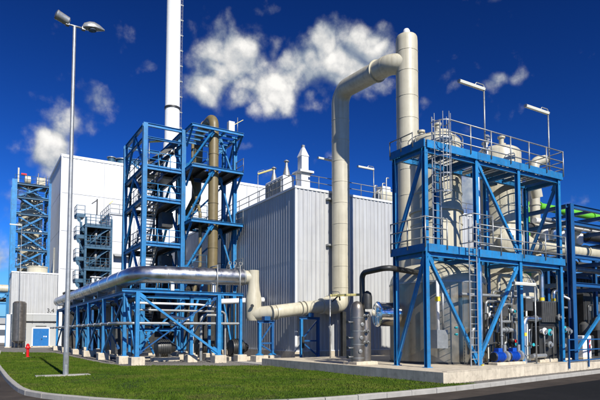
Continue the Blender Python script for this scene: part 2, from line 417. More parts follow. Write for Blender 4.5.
# ================================================================== SETTING
def sheet(name, pts, z0, z1, m, kind='structure'):
    return tag(MB().poly(pts, z0, z1).build(name, m), kind=kind)
def flat(name, x0, x1, y0, y1, z, m):
    return tag(MB().add([(x0, y0, z), (x1, y0, z), (x1, y1, z), (x0, y1, z)], [(0, 1, 2, 3)]).build(name, m), kind='structure')
flat('ground', -2500, 2500, -300, 4500, -.13, 'field')
KERB = [(2.6, 64.0), (2.34, 58.0), (1.62, 44.0), (1.40, 35.3), (1.37, 29.0), (1.38, 24.3), (1.50, 19.9), (1.78, 18.3), (2.3, 17.1), (3.1, 15.65), (4.1, 14.4), (5.4, 13.35), (7.0, 12.75),
        (8.97, 12.62), (11.4, 12.75), (13.4, 12.92), (16.97, 13.50), (20.1, 14.05), (26.5, 15.15), (34, 16.5), (46, 18.6), (60, 21)]
def smooth_line(pts, step):
    pts = [Vector((*p, 0)) for p in pts]; out = []
    for i in range(len(pts) - 1):
        a = pts[max(0, i - 1)]; b = pts[i]; c = pts[i + 1]; d = pts[min(len(pts) - 1, i + 2)]
        n = max(2, int((c - b).length / .25))
        for k in range(n):
            t = k / n; out.append(.5 * ((2 * b) + (c - a) * t + (2 * a - 5 * b + 4 * c - d) * t * t + (3 * b - a - 3 * c + d) * t ** 3))
    out.append(pts[-1]); res = [out[0]]; acc = 0
    for a, b in zip(out, out[1:]):
        acc += (b - a).length
        if acc >= step: res.append(b); acc = 0
    return res
KL = smooth_line(KERB, 1.0)
# road: sheet left of and in front of the kerb
flat('road', -60, 90, -60, 70, -.122, 'asphalt')
sheet('road_shadow', [(4.5, 3), (4.5, 9.6), (8.6, 10.7), (13.4, 11.42), (22.25, 12.8), (40, 15.7), (60, 19), (60, 3)], -.121, -.114, 'asphalt_shade')  # cast shadow on the road, laid as a near-black sheet
yard_pts = [(p.x + .02, p.y + .03) for p in KL] + [(60, 140), (-1, 140), (-1, 90), (2.6, 70)]
sheet('yard', yard_pts, -.125, -.02, 'gravel')
sheet('paving', [(2.75, 60.2), (6.9, 58.5), (6.9, 56), (30, 56), (30, 84), (0.5, 90), (0.5, 72)], -.1, -.012, 'paving')
LAWN = [(p.x, p.y) for p in KL if p.y < 60 and p.x < 15.4] + [(15.6, 13.42), (14.46, 13.9), (14.0, 23.0), (13.9, 25.6), (13.4, 27.0), (10.8, 28.7), (7.1, 30.6), (6.7, 34.0), (6.6, 44.0), (6.5, 54.3), (2.6, 58.8)]
sheet('lawn', LAWN, -.1, .0, 'soil_grass')
kerb = thing('kerb', (1.4, 24, -.12), None, None); tag(kerb, kind='structure')
for a, b in zip(KL, KL[1:]):
    d = (b - a).normalized(); nrm = V(-d.y, d.x, 0); a2 = a + d * .006; b2 = b - d * .006; w = .17
    m = MB(); z0, z1, c = -.13, .035 + random.uniform(-.004, .004), .02
    vs = []
    for z, o in ((z0, 0), (z1 - c, 0), (z1, c)):
        vs += [a2 - nrm * (w - o) + V(0, 0, z), b2 - nrm * (w - o) + V(0, 0, z), b2 - nrm * (0 + 0) + V(0, 0, z), a2 + V(0, 0, z)]
    fs = [(0, 3, 2, 1), (8, 9, 10, 11)]
    for L in (0, 4):
        for i in range(4): j = (i + 1) % 4; fs.append((L + i, L + j, L + 4 + j, L + 4 + i))
    m.add(vs, fs).build('kerb_stone', 'kerb_stone', kerb)

# grass blades: nobody could count them
def inside(px, py, poly):
    c = np.zeros(len(px), bool); n = len(poly)
    for i in range(n):
        x0, y0 = poly[i]; x1, y1 = poly[(i + 1) % n]
        k = ((y0 > py) != (y1 > py)); c ^= k & (px < (x1 - x0) * (py - y0) / ((y1 - y0) + 1e-12) + x0)
    return c
def grass():
    N = 420000; x = rng.uniform(1.2, 16, N); y = rng.uniform(12.4, 60, N)
    bald = np.sin(x * 1.3 + 1.7 * np.sin(y * .43)) * np.sin(y * .71 + 1.3 * np.sin(x * .6)) > .72
    k = inside(x, y, LAWN) & (rng.uniform(0, 1, N) < np.clip(1.25 - (y - 14) / 40, .30, 1)) & (~bald | (rng.uniform(0, 1, N) < .35)); x, y = x[k], y[k]; n = len(x)
    clump = np.sin(x * 2.1 + np.sin(y * 1.3) * 2) * np.sin(y * 1.7 + np.sin(x * .9) * 2)
    tall = (np.sin(x * 3.7 + 2 * np.sin(y * 2.9)) * np.sin(y * 4.1 + 2 * np.sin(x * 2.3)) > .8)
    h = rng.uniform(.022, .055, n) * (1 + .35 * clump) * np.where(tall, 1.8, 1) * np.where(rng.uniform(0, 1, n) < .01, 2.2, 1); a = rng.uniform(0, 2 * np.pi, n); w = rng.uniform(.010, .020, n) * (1 + (y - 14) / 40); l = rng.uniform(.0, .035, n); b = rng.uniform(0, 2 * np.pi, n)
    v = np.zeros((n, 3, 3), np.float32)
    v[:, 0] = np.stack([x - np.cos(a) * w, y - np.sin(a) * w, 0 * x - .004], 1); v[:, 1] = np.stack([x + np.cos(a) * w, y + np.sin(a) * w, 0 * x - .004], 1)
    v[:, 2] = np.stack([x + np.cos(b) * l, y + np.sin(b) * l, h], 1)
    me = bpy.data.meshes.new('grass'); me.vertices.add(n * 3); me.vertices.foreach_set('co', v.ravel())
    me.loops.add(n * 3); me.loops.foreach_set('vertex_index', np.arange(n * 3, dtype=np.int32))
    me.polygons.add(n); me.polygons.foreach_set('loop_start', np.arange(0, n * 3, 3, dtype=np.int32)); me.update(); me.validate()
    me.materials.append(MAT['blade']); o = bpy.data.objects.new('grass', me); C.objects.link(o)
    tag(o, 'short mown green grass of the lawn inside the kerb', 'grass', kind='stuff')
grass()

# gravel stones along the kerb: loose chippings
def chips(name, poly, n, z, label, smin=.012, smax=.035):
    xs = [p[0] for p in poly]; ys = [p[1] for p in poly]
    x = rng.uniform(min(xs), max(xs), n); y = rng.uniform(min(ys), max(ys), n); k = inside(x, y, poly); x, y = x[k], y[k]; n = len(x)
    base = np.array([(1, 0, 0), (-.5, .85, 0), (-.5, -.85, 0), (0, 0, .9)], np.float32); s = rng.uniform(smin, smax, n); a = rng.uniform(0, 6.28, n)
    v = np.zeros((n, 4, 3), np.float32)
    for i in range(4):
        bx, by, bz = base[i]; v[:, i, 0] = x + (bx * np.cos(a) - by * np.sin(a)) * s; v[:, i, 1] = y + (bx * np.sin(a) + by * np.cos(a)) * s; v[:, i, 2] = z + bz * s
    f = np.array([(0, 1, 3), (1, 2, 3), (2, 0, 3)], np.int32)[None] + 4 * np.arange(n, dtype=np.int32)[:, None, None]
    me = bpy.data.meshes.new(name); me.vertices.add(n * 4); me.vertices.foreach_set('co', v.ravel())
    me.loops.add(n * 9); me.loops.foreach_set('vertex_index', f.ravel()); me.polygons.add(n * 3); me.polygons.foreach_set('loop_start', np.arange(0, n * 9, 3, dtype=np.int32)); me.update()
    me.materials.append(MAT['gravel']); o = bpy.data.objects.new(name, me); C.objects.link(o); tag(o, label, 'gravel', kind='stuff')
chips('gravel_chippings', [(15.6, 13.45), (20.1, 14.2), (26.5, 15.3), (34, 16.6), (34, 17.6), (25, 15.55), (14.6, 13.9)], 16000, -.02, 'dark gravel strip between the concrete plinth and the road kerb')
chips('gravel_bed', [(6.7, 33), (7.1, 30.7), (10.8, 28.8), (13.4, 27.1), (14, 25.6), (15, 29), (16, 33), (9, 36), (8.6, 56), (6.6, 54)], 24000, -.02, 'grey gravel bed around the footings of the pipe rack', .015, .045)

# concrete plinth under the vessels
PL = thing('concrete_plinth', (14.4, 13.92, 0), 'long pale concrete plinth carrying the cream vessels and blue platform frame', 'plinth')
PT = .40
MB().poly([(14.4, 13.92), (25, 15.6), (42, 18.6), (42, 27.0), (13.86, 27.0), (14.0, 23.0)], -.125, PT).build('slab', 'concrete', PL)
for x0, x1 in ((14.6, 19.4), (19.45, 24.4), (24.45, 30.0)):
    f0 = 13.92 + (x0 - 14.4) * .1585; f1 = 13.92 + (x1 - 14.4) * .1585
    MB().bar((x0, f0 + .10, PT + .012), (x1, f1 + .10, PT + .012), .22, .03).build('edge_strip', 'concrete', PL)

# ------------------------------------------------------------------ corrugated grey hall
def hall():
    X0, Y0, X1, Y1, H = 18.8, 31.65, 44.0, 60.0, 12.0
    t = thing('corrugated_hall', (X0, Y0, 0), 'grey hall of vertical corrugated sheet with railed flat roof behind the tall cream pipe', 'building')
    nf, nl = 24, 26
    for (za, zb, o) in ((.62, 6.9, 0), (6.82, H - .16, .006)):
        for k in range(nf):
            xa = X0 + .06 + (X1 - X0 - .06) * k / nf; xb = X0 + .06 + (X1 - X0 - .06) * (k + 1) / nf - .004
            corrugated((xa, Y0 - o), (xb, Y0 - o), za, zb, (0, -1), .35).build('wall_sheet', 'clad_grey', t)
        for k in range(nl):
            ya = Y1 - (Y1 - Y0 - .06) * k / nl; yb = Y1 - (Y1 - Y0 - .06) * (k + 1) / nl + .004
            corrugated((X0 - o, ya), (X0 - o, yb), za, zb, (-1, 0), .36, .022).build('wall_sheet', 'clad_grey', t)
    MB().box((X0 + .1, Y0 + .1, -.02), (X1 - .1, Y1 - .1, H - .05)).build('roof_deck', 'dark_grey', t)
    MB().box((X0 - .08, Y0 - .08, .0), (X1, Y0 + .1, .56)).build('base_wall', 'concrete', t)
    MB().box((X0 - .08, Y0 + .1, .0), (X0 + .1, Y1, .56)).build('base_wall', 'concrete', t)
    MB().box((X0 - .07, Y0 - .07, .56), (X1, Y0 + .02, .62)).build('drip_flashing', 'clad_flash', t)
    MB().box((X0 - .07, Y0 + .02, .56), (X0 + .02, Y1, .62)).build('drip_flashing', 'clad_flash', t)
    MB().box((X0 - .09, Y0 - .09, H - .16), (X1, Y0 + .12, H)).build('roof_flashing', 'clad_flash', t)
    MB().box((X0 - .09, Y0 + .12, H - .16), (X0 + .12, Y1, H)).build('roof_flashing', 'clad_flash', t)
    MB().box((X0 - .05, Y0 - .05, .62), (X0 + .10, Y0 + .10, H - .16)).build('corner_trim', 'clad_flash', t)
    railing(t, [(X0 + .12, 58, H), (X0 + .12, Y0 + .12, H), (43.5, Y0 + .12, H)], .95, 'galv_dark', 1.9, .028, toe=False)
    # small personnel details on the front wall
    return t
hall()
def roof_things():
    z = 12.0
    t = thing('roof_chimney', (20.9, 34, z), 'white square roof chimney with pyramid cap on the grey hall', 'chimney')
    MB().box((20.5, 33.65, z - .06), (21.25, 34.4, z + 1.75)).build('lower_casing', 'white_steel', t)
    MB().box((20.28, 33.43, z + 1.75), (21.47, 34.62, z + 1.90)).build('collar', 'white_steel', t)
    MB().box((20.58, 33.73, z + 1.90), (21.17, 34.32, z + 3.05)).build('upper_casing', 'white_steel', t)
    c = MB(); c.add([(20.54, 33.69, z + 3.05), (21.21, 33.69, z + 3.05), (21.21, 34.36, z + 3.05), (20.54, 34.36, z + 3.05), (20.78, 33.93, z + 3.75), (20.97, 33.93, z + 3.75), (20.97, 34.12, z + 3.75), (20.78, 34.12, z + 3.75)],
                    [(3, 2, 1, 0), (4, 5, 6, 7), (0, 1, 5, 4), (1, 2, 6, 5), (2, 3, 7, 6), (3, 0, 4, 7)]); c.build('cap', 'white_steel', t)
    MB().box((20.78, 33.93, z + 3.75), (20.97, 34.12, z + 3.95)).build('spout', 'galv', t)
    t = thing('roof_filter_unit', (20.0, 36.2, z), 'pale blue grey filter unit with louvres beside the white roof chimney', 'ventilation unit')
    MB().cbox((19.55, 34.75, z - .06), (20.5, 37.6, z + 1.7), .08).build('casing', 'white_steel', t)
    for k in range(4): MB().box((19.50, 35.0 + k * .64, z + .3), (19.56, 35.5 + k * .64, z + 1.45)).build('louvre', 'galv', t)
    for y in (35.0, 37.0):
        q = MB().lathe((20.0, y, z + 1.7), [(.30, 0), (.22, .35), (.10, .8), (.10, 1.1)], n=12).build('cone_vent', 'galv', t)
        MB().lathe((20.0, y, z + 2.8), [(.2, 0), (.2, .05), (.02, .18)], n=12).build('hood', 'galv', q)
    t = thing('roof_air_handler', (29.0, 34.2, z), 'cream rounded air handling unit on the hall roof next to the platform frame', 'ventilation unit')
    MB().box((28.0, 33.6, z - .06), (30.2, 35.2, z + .25)).build('skid', 'cream', t)
    MB().lathe((28.1, 34.4, z + .95), [(.0, 0), (.5, .06), (.72, .3), (.72, 1.7), (.5, 1.95), (.0, 2.0)], (1, 0, 0), 20).build('drum', 'cream_dome', t)
    MB().box((28.5, 34.0, z + 1.5), (29.4, 34.8, z + 1.95)).build('outlet_box', 'white_steel', t)
    t = thing('roof_duct_riser', (27.7, 33.0, z), 'thin galvanised riser pipes standing on the hall roof edge', 'pipe')
    for k, (x, h) in enumerate(((26.9, 1.5), (27.3, 1.2), (27.7, 1.8), (28.1, 2.3))): MB().pipe([(x, 33, z - .06), (x, 33, z + h), (x + .25, 33, z + h)], .05, .1, 8, 4).build('riser', 'galv', t)
    tube_lamp((20.1, 40, z), 3.2, (.9, -.43, .35), 1.5, 'yellowish tube lamp on the hall roof left of the white chimney', 'tube lamps on the hall roof', m_tube='amber_tube')
    tube_lamp((22.45, 32.2, z), 2.55, (-1, 0, 0), 1.4, 'tube lamp on the hall roof seen just left of the tall cream pipe', 'tube lamps on the hall roof')
    tube_lamp((26.15, 32.2, z), 2.5, (-1, 0, 0), 1.5, 'tube lamp on the hall roof between tall cream pipe and platform frame', 'tube lamps on the hall roof')
roof_things()

# ------------------------------------------------------------------ white boiler house, far
def boiler_house():
    X0, Y0, X1, Y1, H = 10.36, 84.0, 46.0, 98.3, 27.8
    t = thing('white_boiler_house', (X0, Y0, 0), 'tall plain white clad boiler house rising behind the blue stair tower', 'building')
    n = 0
    nz = 5
    for k in range(nz):
        z0 = H * k / nz; z1 = H * (k + 1) / nz - .05
        for i in range(6):
            xa = X0 + .1 + (X1 - X0 - .1) * i / 6; xb = X0 + .1 + (X1 - X0 - .1) * (i + 1) / 6 - .04
            corrugated((xa, Y0), (xb, Y0), z0, z1 if k < nz - 1 else H - .3, (0, -1), .6, .03).build('wall_panel', 'clad_white', t)
        for i in range(3):
            ya = Y1 - (Y1 - Y0 - .1) * i / 3; yb = Y1 - (Y1 - Y0 - .1) * (i + 1) / 3 + .04
            corrugated((X0, ya), (X0, yb), z0, z1 if k < nz - 1 else H - .3, (-1, 0), .6, .03).build('wall_panel', 'clad_white', t)
    MB().box((X0 + .06, Y0 + .06, -.1), (X1, Y1, H - .2)).build('core', 'clad_pale', t)
    MB().box((X0 - .1, Y0 - .1, H - .3), (X1, Y0 + .2, H + .1)).build('parapet', 'white', t)
    MB().box((X0 - .1, Y0 + .2, H - .3), (X0 + .2, Y1, H + .1)).build('parapet', 'white', t)
    MB().box((X0 - .06, Y0 - .06, 0), (X0 + .12, Y0 + .12, H - .3)).build('corner_trim', 'white', t)
    MB().tube((X0 - .15, Y0 + 5, 0), (X0 - .15, Y0 + 5, H - 13), .12, 8).build('downpipe', 'galv', t)
    for x, r, h in ((17.6, .55, 1.3), (19.2, .9, 1.2), (21.5, .4, 1.6)):
        q = MB().lathe((x, 85.5, H - .2), [(r, 0), (r, h)], n=14).build('roof_vent', 'teal_blue', t)
        MB().lathe((x, 85.5, H - .2 + h), [(r * 1.25, 0), (r * 1.25, .12), (.05, .3)], n=14).build('hood', 'galv', q)
boiler_house()
def chimney_stack():
    x, y = 24.75, 78.0; Hs = 62.0
    t = thing('white_chimney', (x, y, 0), 'tall slim white round chimney rising out of the picture behind the blue stair tower', 'chimney')
    MB().lathe((x, y, -.1), [(1.25, 0), (1.25, 30.2), (1.1, 30.6), (1.02, Hs)], n=32).build('flue', 'white', t)
    MB().lathe((x, y, 0), [(1.7, 0), (1.7, .7)], n=24).build('foundation', 'concrete', t)
    for z in (12, 24, 35.6): band(t, (x, y, z), (0, 0, 1), 1.12, 'charcoal', .30, 1.05, 'ring')
    o = ladder(t, (x + 1.24, y - .25, 0), 3, 60, (0, 1, 0), (1, 0, 0), 'galv_dark', .5, cage=None, step=.6)
    for k in range(24): MB().bar((x + 1.0, y - .25, 4 + k * 2.4), (x + 1.42, y - .25, 4 + k * 2.4), .12, .16).build('bracket', 'galv_dark', o)
chimney_stack()

# ------------------------------------------------------------------ door building and its silo
def door_building():
    X0, X1, Y0, Y1, H = 4.1, 9.5, 78.0, 82.2, 9.75
    t = thing('door_building', (X0, Y0, 0), 'pale clad block with blue double door at the left end of the lawn', 'building')
    MB().box((X0 + .15, Y0 + .06, -.02), (X1 - .05, Y1, H - .1)).build('core', 'clad_pale', t)
    corrugated((X0, Y0), (X1, Y0), 4.35, H - .15, (0, -1), .45, .03).build('upper_cladding', 'clad_grey', t)
    corrugated((X0, Y1), (X0, Y0), 4.35, H - .15, (-1, 0), .45, .03).build('upper_cladding', 'clad_grey', t)
    MB().box((X0 - .06, Y0 - .07, H - .15), (X1 + .05, Y1, H + .02)).build('parapet', 'white', t)
    MB().box((X0 - .04, Y0 - .06, 4.25), (X1 + .02, Y0 + .02, 4.35)).build('drip_flashing', 'white', t)
    # lower wall as panels around the door opening
    for xa, xb, za, zb in ((X0 + .15, 6.60, .15, 4.25), (6.62, 8.70, 2.55, 4.25), (8.72, X1 - .02, .15, 4.25)):
        MB().box((xa, Y0 - .015, za), (xb, Y0 + .06, zb)).build('wall_panel', 'clad_pale', t)
    MB().box((X0 + .1, Y0 - .05, -.02), (X1, Y0 + .06, .15)).build('base_wall', 'concrete', t)
    fr = MB()
    for a, b in (((6.60, Y0 - .05, .0), (6.72, Y0 + .05, 2.42)), ((8.60, Y0 - .05, .0), (8.72, Y0 + .05, 2.42)), ((6.60, Y0 - .05, 2.42), (8.72, Y0 + .05, 2.55))): fr.box(a, b)
    fr.build('door_frame', 'white', t)
    for k, (xa, xb) in enumerate(((6.73, 7.655), (7.665, 8.59))):
        d = MB().box((xa, Y0 - .03, .03), (xb, Y0 + .03, 2.41)).build('door', 'door_blue', t)
        if k == 1: MB().box((xa + .06, Y0 - .07, .95), (xa + .16, Y0 - .03, 1.12)).build('handle', 'black', d)
        if k == 1:
            MB().box((xa + .30, Y0 - .038, 1.32), (xa + .44, Y0 - .031, 1.46)).build('notice', 'white', d)
            MB().box((xa + .54, Y0 - .038, 1.30), (xa + .70, Y0 - .031, 1.46)).build('notice', 'white', d)
    MB().box((7.0, Y0 - .10, 2.72), (8.3, Y0 - .016, 2.82)).build('canopy_strip', 'galv_dark', t)
    MB().tube((X0 + .4, Y0 - .12, 3.32), (X1, Y0 - .12, 3.32), .075, 8).build('pipe', 'charcoal', t)
    for x in (5.2, 6.6, 8.0, 9.2): MB().box((x - .04, Y0 - .2, 3.22), (x + .04, Y0 - .0, 3.42)).build('pipe_bracket', 'charcoal', t)
    MB().box((6.4, Y0 - 1.3, -.02), (9.7, Y0 - .05, .06)).build('door_step', 'concrete', t)
    cu = bpy.data.curves.new('number', 'FONT'); cu.body = '3.4'; cu.size = .75; cu.extrude = .006
    to = bpy.data.objects.new('number', cu); C.objects.link(to); bpy.context.view_layer.update()
    me = bpy.data.meshes.new_from_object(to.evaluated_get(bpy.context.evaluated_depsgraph_get())); bpy.data.objects.remove(to)
    no = bpy.data.objects.new('building_number', me); C.objects.link(no); no.parent = t; me.materials.clear(); me.materials.append(MAT['black'])
    no.location = (8.28 - X0, -.05, 4.55); no.rotation_euler = (R(90), 0, 0); no['label'] = 'black painted building number 3.4'
    t2 = thing('roof_drum', (7.2, 80.0, H), 'squat cream drum on the roof of the pale block with the blue door', 'tank')
    MB().lathe((7.2, 80.0, H - .12), [(1.25, 0), (1.25, .95), (1.32, .97), (1.32, 1.08), (.1, 1.22)], n=26).build('drum', 'cream', t2)
    for x in (6.6, 7.8): MB().tube((x, 79.6, H + 1.0), (x, 79.6, H + 1.5), .08, 8).build('nozzle', 'galv', t2)
door_building()
def silo():
    x, y = 4.98, 76.2
    t = thing('steel_silo', (x, y, 0), 'brown grey upright steel silo standing left of the blue double door', 'silo')
    MB().lathe((x, y, .55), [(.5, 0), (.79, .30), (.79, 5.0), (.62, 5.22), (.1, 5.34)], n=26).build('shell', 'silo', t)
    for z in (1.2, 2.3, 3.4, 4.5): band(t, (x, y, z), (0, 0, 1), .79, 'silo', .06, 1.02)
    for a in range(4):
        q = R(45 + 90 * a); MB().bar((x + .66 * math.cos(q), y + .66 * math.sin(q), -.02), (x + .66 * math.cos(q), y + .66 * math.sin(q), .95), .12).build('leg', 'charcoal', t)
    MB().tube((x, y, .0), (x, y, .6), .16, 10).build('outlet', 'silo', t)
    t = thing('rain_pipe', (4.05, 77.6, 0), 'white down pipe beside the silo at the far left', 'pipe')
    MB().box((3.62, 77.4, -.02), (4.06, 77.8, 4.2)).build('casing', 'white', t)
    MB().cbox((3.5, 77.3, -.02), (4.1, 77.9, .12)).build('base', 'concrete', t)
    tube_lamp((4.75, 73.2, -.02), 15.0, (-1, 0, 0), 1.3, 'slender galvanised lamp mast in front of the silo', 'tube lamps in the yard')
silo()
def far_tower():
    X0, X1, Y0, Y1, H = 4.0, 8.8, 83.0, 88.0, 23.0
    t = thing('far_stair_tower', (X0, Y0, 0), 'blue steel tower with zigzag stairs behind the pale block at far left', 'tower')
    for x in (X0 + .35, X1):
        for y in (Y0, Y1): column(t, x, y, -.02, H, .62 if x < 5 and y == Y0 else .34, 'blue')
    lv = [10.9, 13.3, 15.8, 18.3, 20.6, 22.5]
    for k, z in enumerate(lv):
        beam(t, (X0 + .35, Y0, z), (X1, Y0, z), .22, .30, 'teal_blue'); beam(t, (X0 + .35, Y0, z), (X0 + .35, Y1, z), .22, .30, 'teal_blue'); beam(t, (X1, Y0, z), (X1, Y1, z), .22, .30, 'teal_blue')
        MB().box((X0 + .5, Y0 + .2, z + .15), (X1, Y0 + 1.6, z + .2)).build('deck', 'grate', t)
        railing(t, [(X0 + .4, Y0 - .05, z + .2), (X1, Y0 - .05, z + .2)], 1.0, 'teal_blue', 1.6, .03, toe=False)
        if k:
            za, zb = lv[k - 1], z; xa, xb = (X0 + .8, X1 - .3) if k % 2 else (X1 - .3, X0 + .8)
            stairs(t, (xa, Y0 + .5, za + .15), (xb, Y0 + .5, zb + .15), .8, (0, 1, 0), 'galv_dark', 'blue')
            brace(t, (X0 + .35, Y0 + .35, zb if k % 2 else za), (X1, Y0 + .35, za if k % 2 else zb), .18, 'blue')
    t2 = thing('far_reactor', (6.7, 86, 0), 'cream vessel inside the far blue tower at the left edge', 'vessel')
    MB().lathe((6.7, 86.2, -.02), [(1.4, 0), (1.4, 20.4), (1.2, 21.2), (.5, 21.8), (.5, 23.2), (.1, 23.4)], n=26).build('shell', 'cream', t2)
    for z in (12, 14.5, 17, 19.5): band(t2, (6.7, 86.2, z), (0, 0, 1), 1.4, 'charcoal', .14, 1.03)
    MB().pipe([(7.9, 84.9, 9.5), (7.9, 84.9, 21), (7.0, 85.6, 22.2)], .22, .5).build('riser_pipe', 'white', t2)
    MB().pipe([(5.2, 84.9, 9.5), (5.2, 84.9, 19), (5.8, 85.6, 20)], .16, .4).build('riser_pipe', 'cream', t2)
    t3 = thing('tower_head_unit', (6.3, 85, 22.7), 'cream and red fan unit on top of the far blue tower', 'machine')
    MB().box((4.6, 84, 22.64), (8.6, 87, 22.8)).build('deck', 'grate', t3)
    MB().lathe((5.6, 84.6, 23.5), [(.1, 0), (.62, .1), (.62, .8), (.1, .9)], (1, 0, 0), 18).build('fan_casing', 'cream', t3)
    MB().box((5.5, 84.3, 22.8), (6.7, 85.0, 23.0)).build('base', 'galv_dark', t3)
    MB().box((5.2, 84.3, 24.15), (5.9, 84.9, 24.35)).build('motor', 'red', t3)
    MB().box((7.2, 84.2, 22.8), (8.3, 85.2, 24.0)).build('filter_box', 'cream', t3)
    MB().box((4.75, 84.1, 22.8), (4.95, 84.3, 25.0)).build('post', 'cream', t3)
    for x, h in ((7.4, 1.9), (8.2, 1.5), (8.6, 1.7)): MB().tube((x, 84.6, 22.8), (x, 84.6, 22.8 + h), .06, 6).build('vent_pipe', 'galv', t3)
far_tower()
def pipe_bridge():
    t = thing('far_pipe_bridge', (2.0, 84, 0), 'cream insulated pipe on a blue bridge at the far left edge', 'pipe bridge')
    MB().tube((-14, 84, 8.1), (4.0, 84, 7.9), .55, 16).build('pipe', 'cream', t)
    for x in (-12, -6, 0.2, 3.9):
        column(t, x, 83.5, -.1, 7.35, .22, 'blue')
    for z in (7.25, 5.8, 4.0): beam(t, (-13, 83.5, z), (4.0, 83.5, z), .16, .22, 'blue')
    for a in range(4): brace(t, (-12 + a * 4, 83.55, 4.0), (-8 + a * 4, 83.55, 7.2), .12)
    MB().tube((-14, 84.3, 6.4), (4, 84.3, 6.4), .3, 12).build('small_pipe', 'charcoal', t)
    b = thing('far_shed', (-8, 118, 0), 'low white shed far away under the pipe bridge', 'building')
    MB().box((-16, 118, -.13), (9, 128, 3.6)).build('wall', 'clad_white', b)
    MB().add([(-16.3, 117.7, 3.6), (9.3, 117.7, 3.6), (9.3, 128.3, 3.6), (-16.3, 128.3, 3.6), (-16.3, 123, 5.0), (9.3, 123, 5.0)], [(0, 1, 5, 4), (3, 4, 5, 2), (0, 4, 3), (1, 2, 5)]).build('roof', 'clad_pale', b)
    for k in range(5): MB().box((-13 + k * 4.2, 117.95, 1.4), (-11.4 + k * 4.2, 118.02, 2.5)).build('window', 'glass_dark', b)
pipe_bridge()

# far trees at the left
def tree(x, y, h, w, label):
    t = thing('far_tree', (x, y, -.13), label, 'tree', 'trees on the horizon')
    MB().tube((x, y, -.15), (x, y, h * .55), h * .03, 7, h * .012).build('trunk', 'bark', t)
    n = 900; p = rng.normal(0, 1, (n, 3)); p /= np.linalg.norm(p, axis=1)[:, None]; rad = rng.uniform(.35, 1, n) ** .5
    lob = 1 + .25 * np.sin(p[:, 0] * 4 + x) * np.cos(p[:, 2] * 5 + y); p = p * (rad * lob)[:, None]
    b = MB(); s = h * .06
    for a in p:
        c = V(x + a[0] * w, y + a[1] * w, h * .62 + a[2] * h * .40); d = Vector(rng.normal(0, 1, 3)).normalized(); e = d.orthogonal().normalized(); f = d.cross(e)
        b.add([c + e * s, c + f * s * .7, c - e * s, c - f * s * .7], [(0, 1, 2, 3)])
    b.build('crown', 'tree_leaf', t)
for (x, y, h, w, l) in ((3.0, 150, 5.0, 3.2, 'low round tree on the horizon at the left picture edge'), (8.5, 158, 4.6, 3.0, 'low tree on the horizon just left of the silo'), (-3.5, 162, 6.0, 3.6, 'broad tree on the horizon outside the pipe bridge'), (13, 166, 4.4, 3.5, 'low tree on the horizon behind the silo')):
    tree(x, y, h, w, l)
flat('far_field', -400, 400, 170, 900, -.12, 'field')

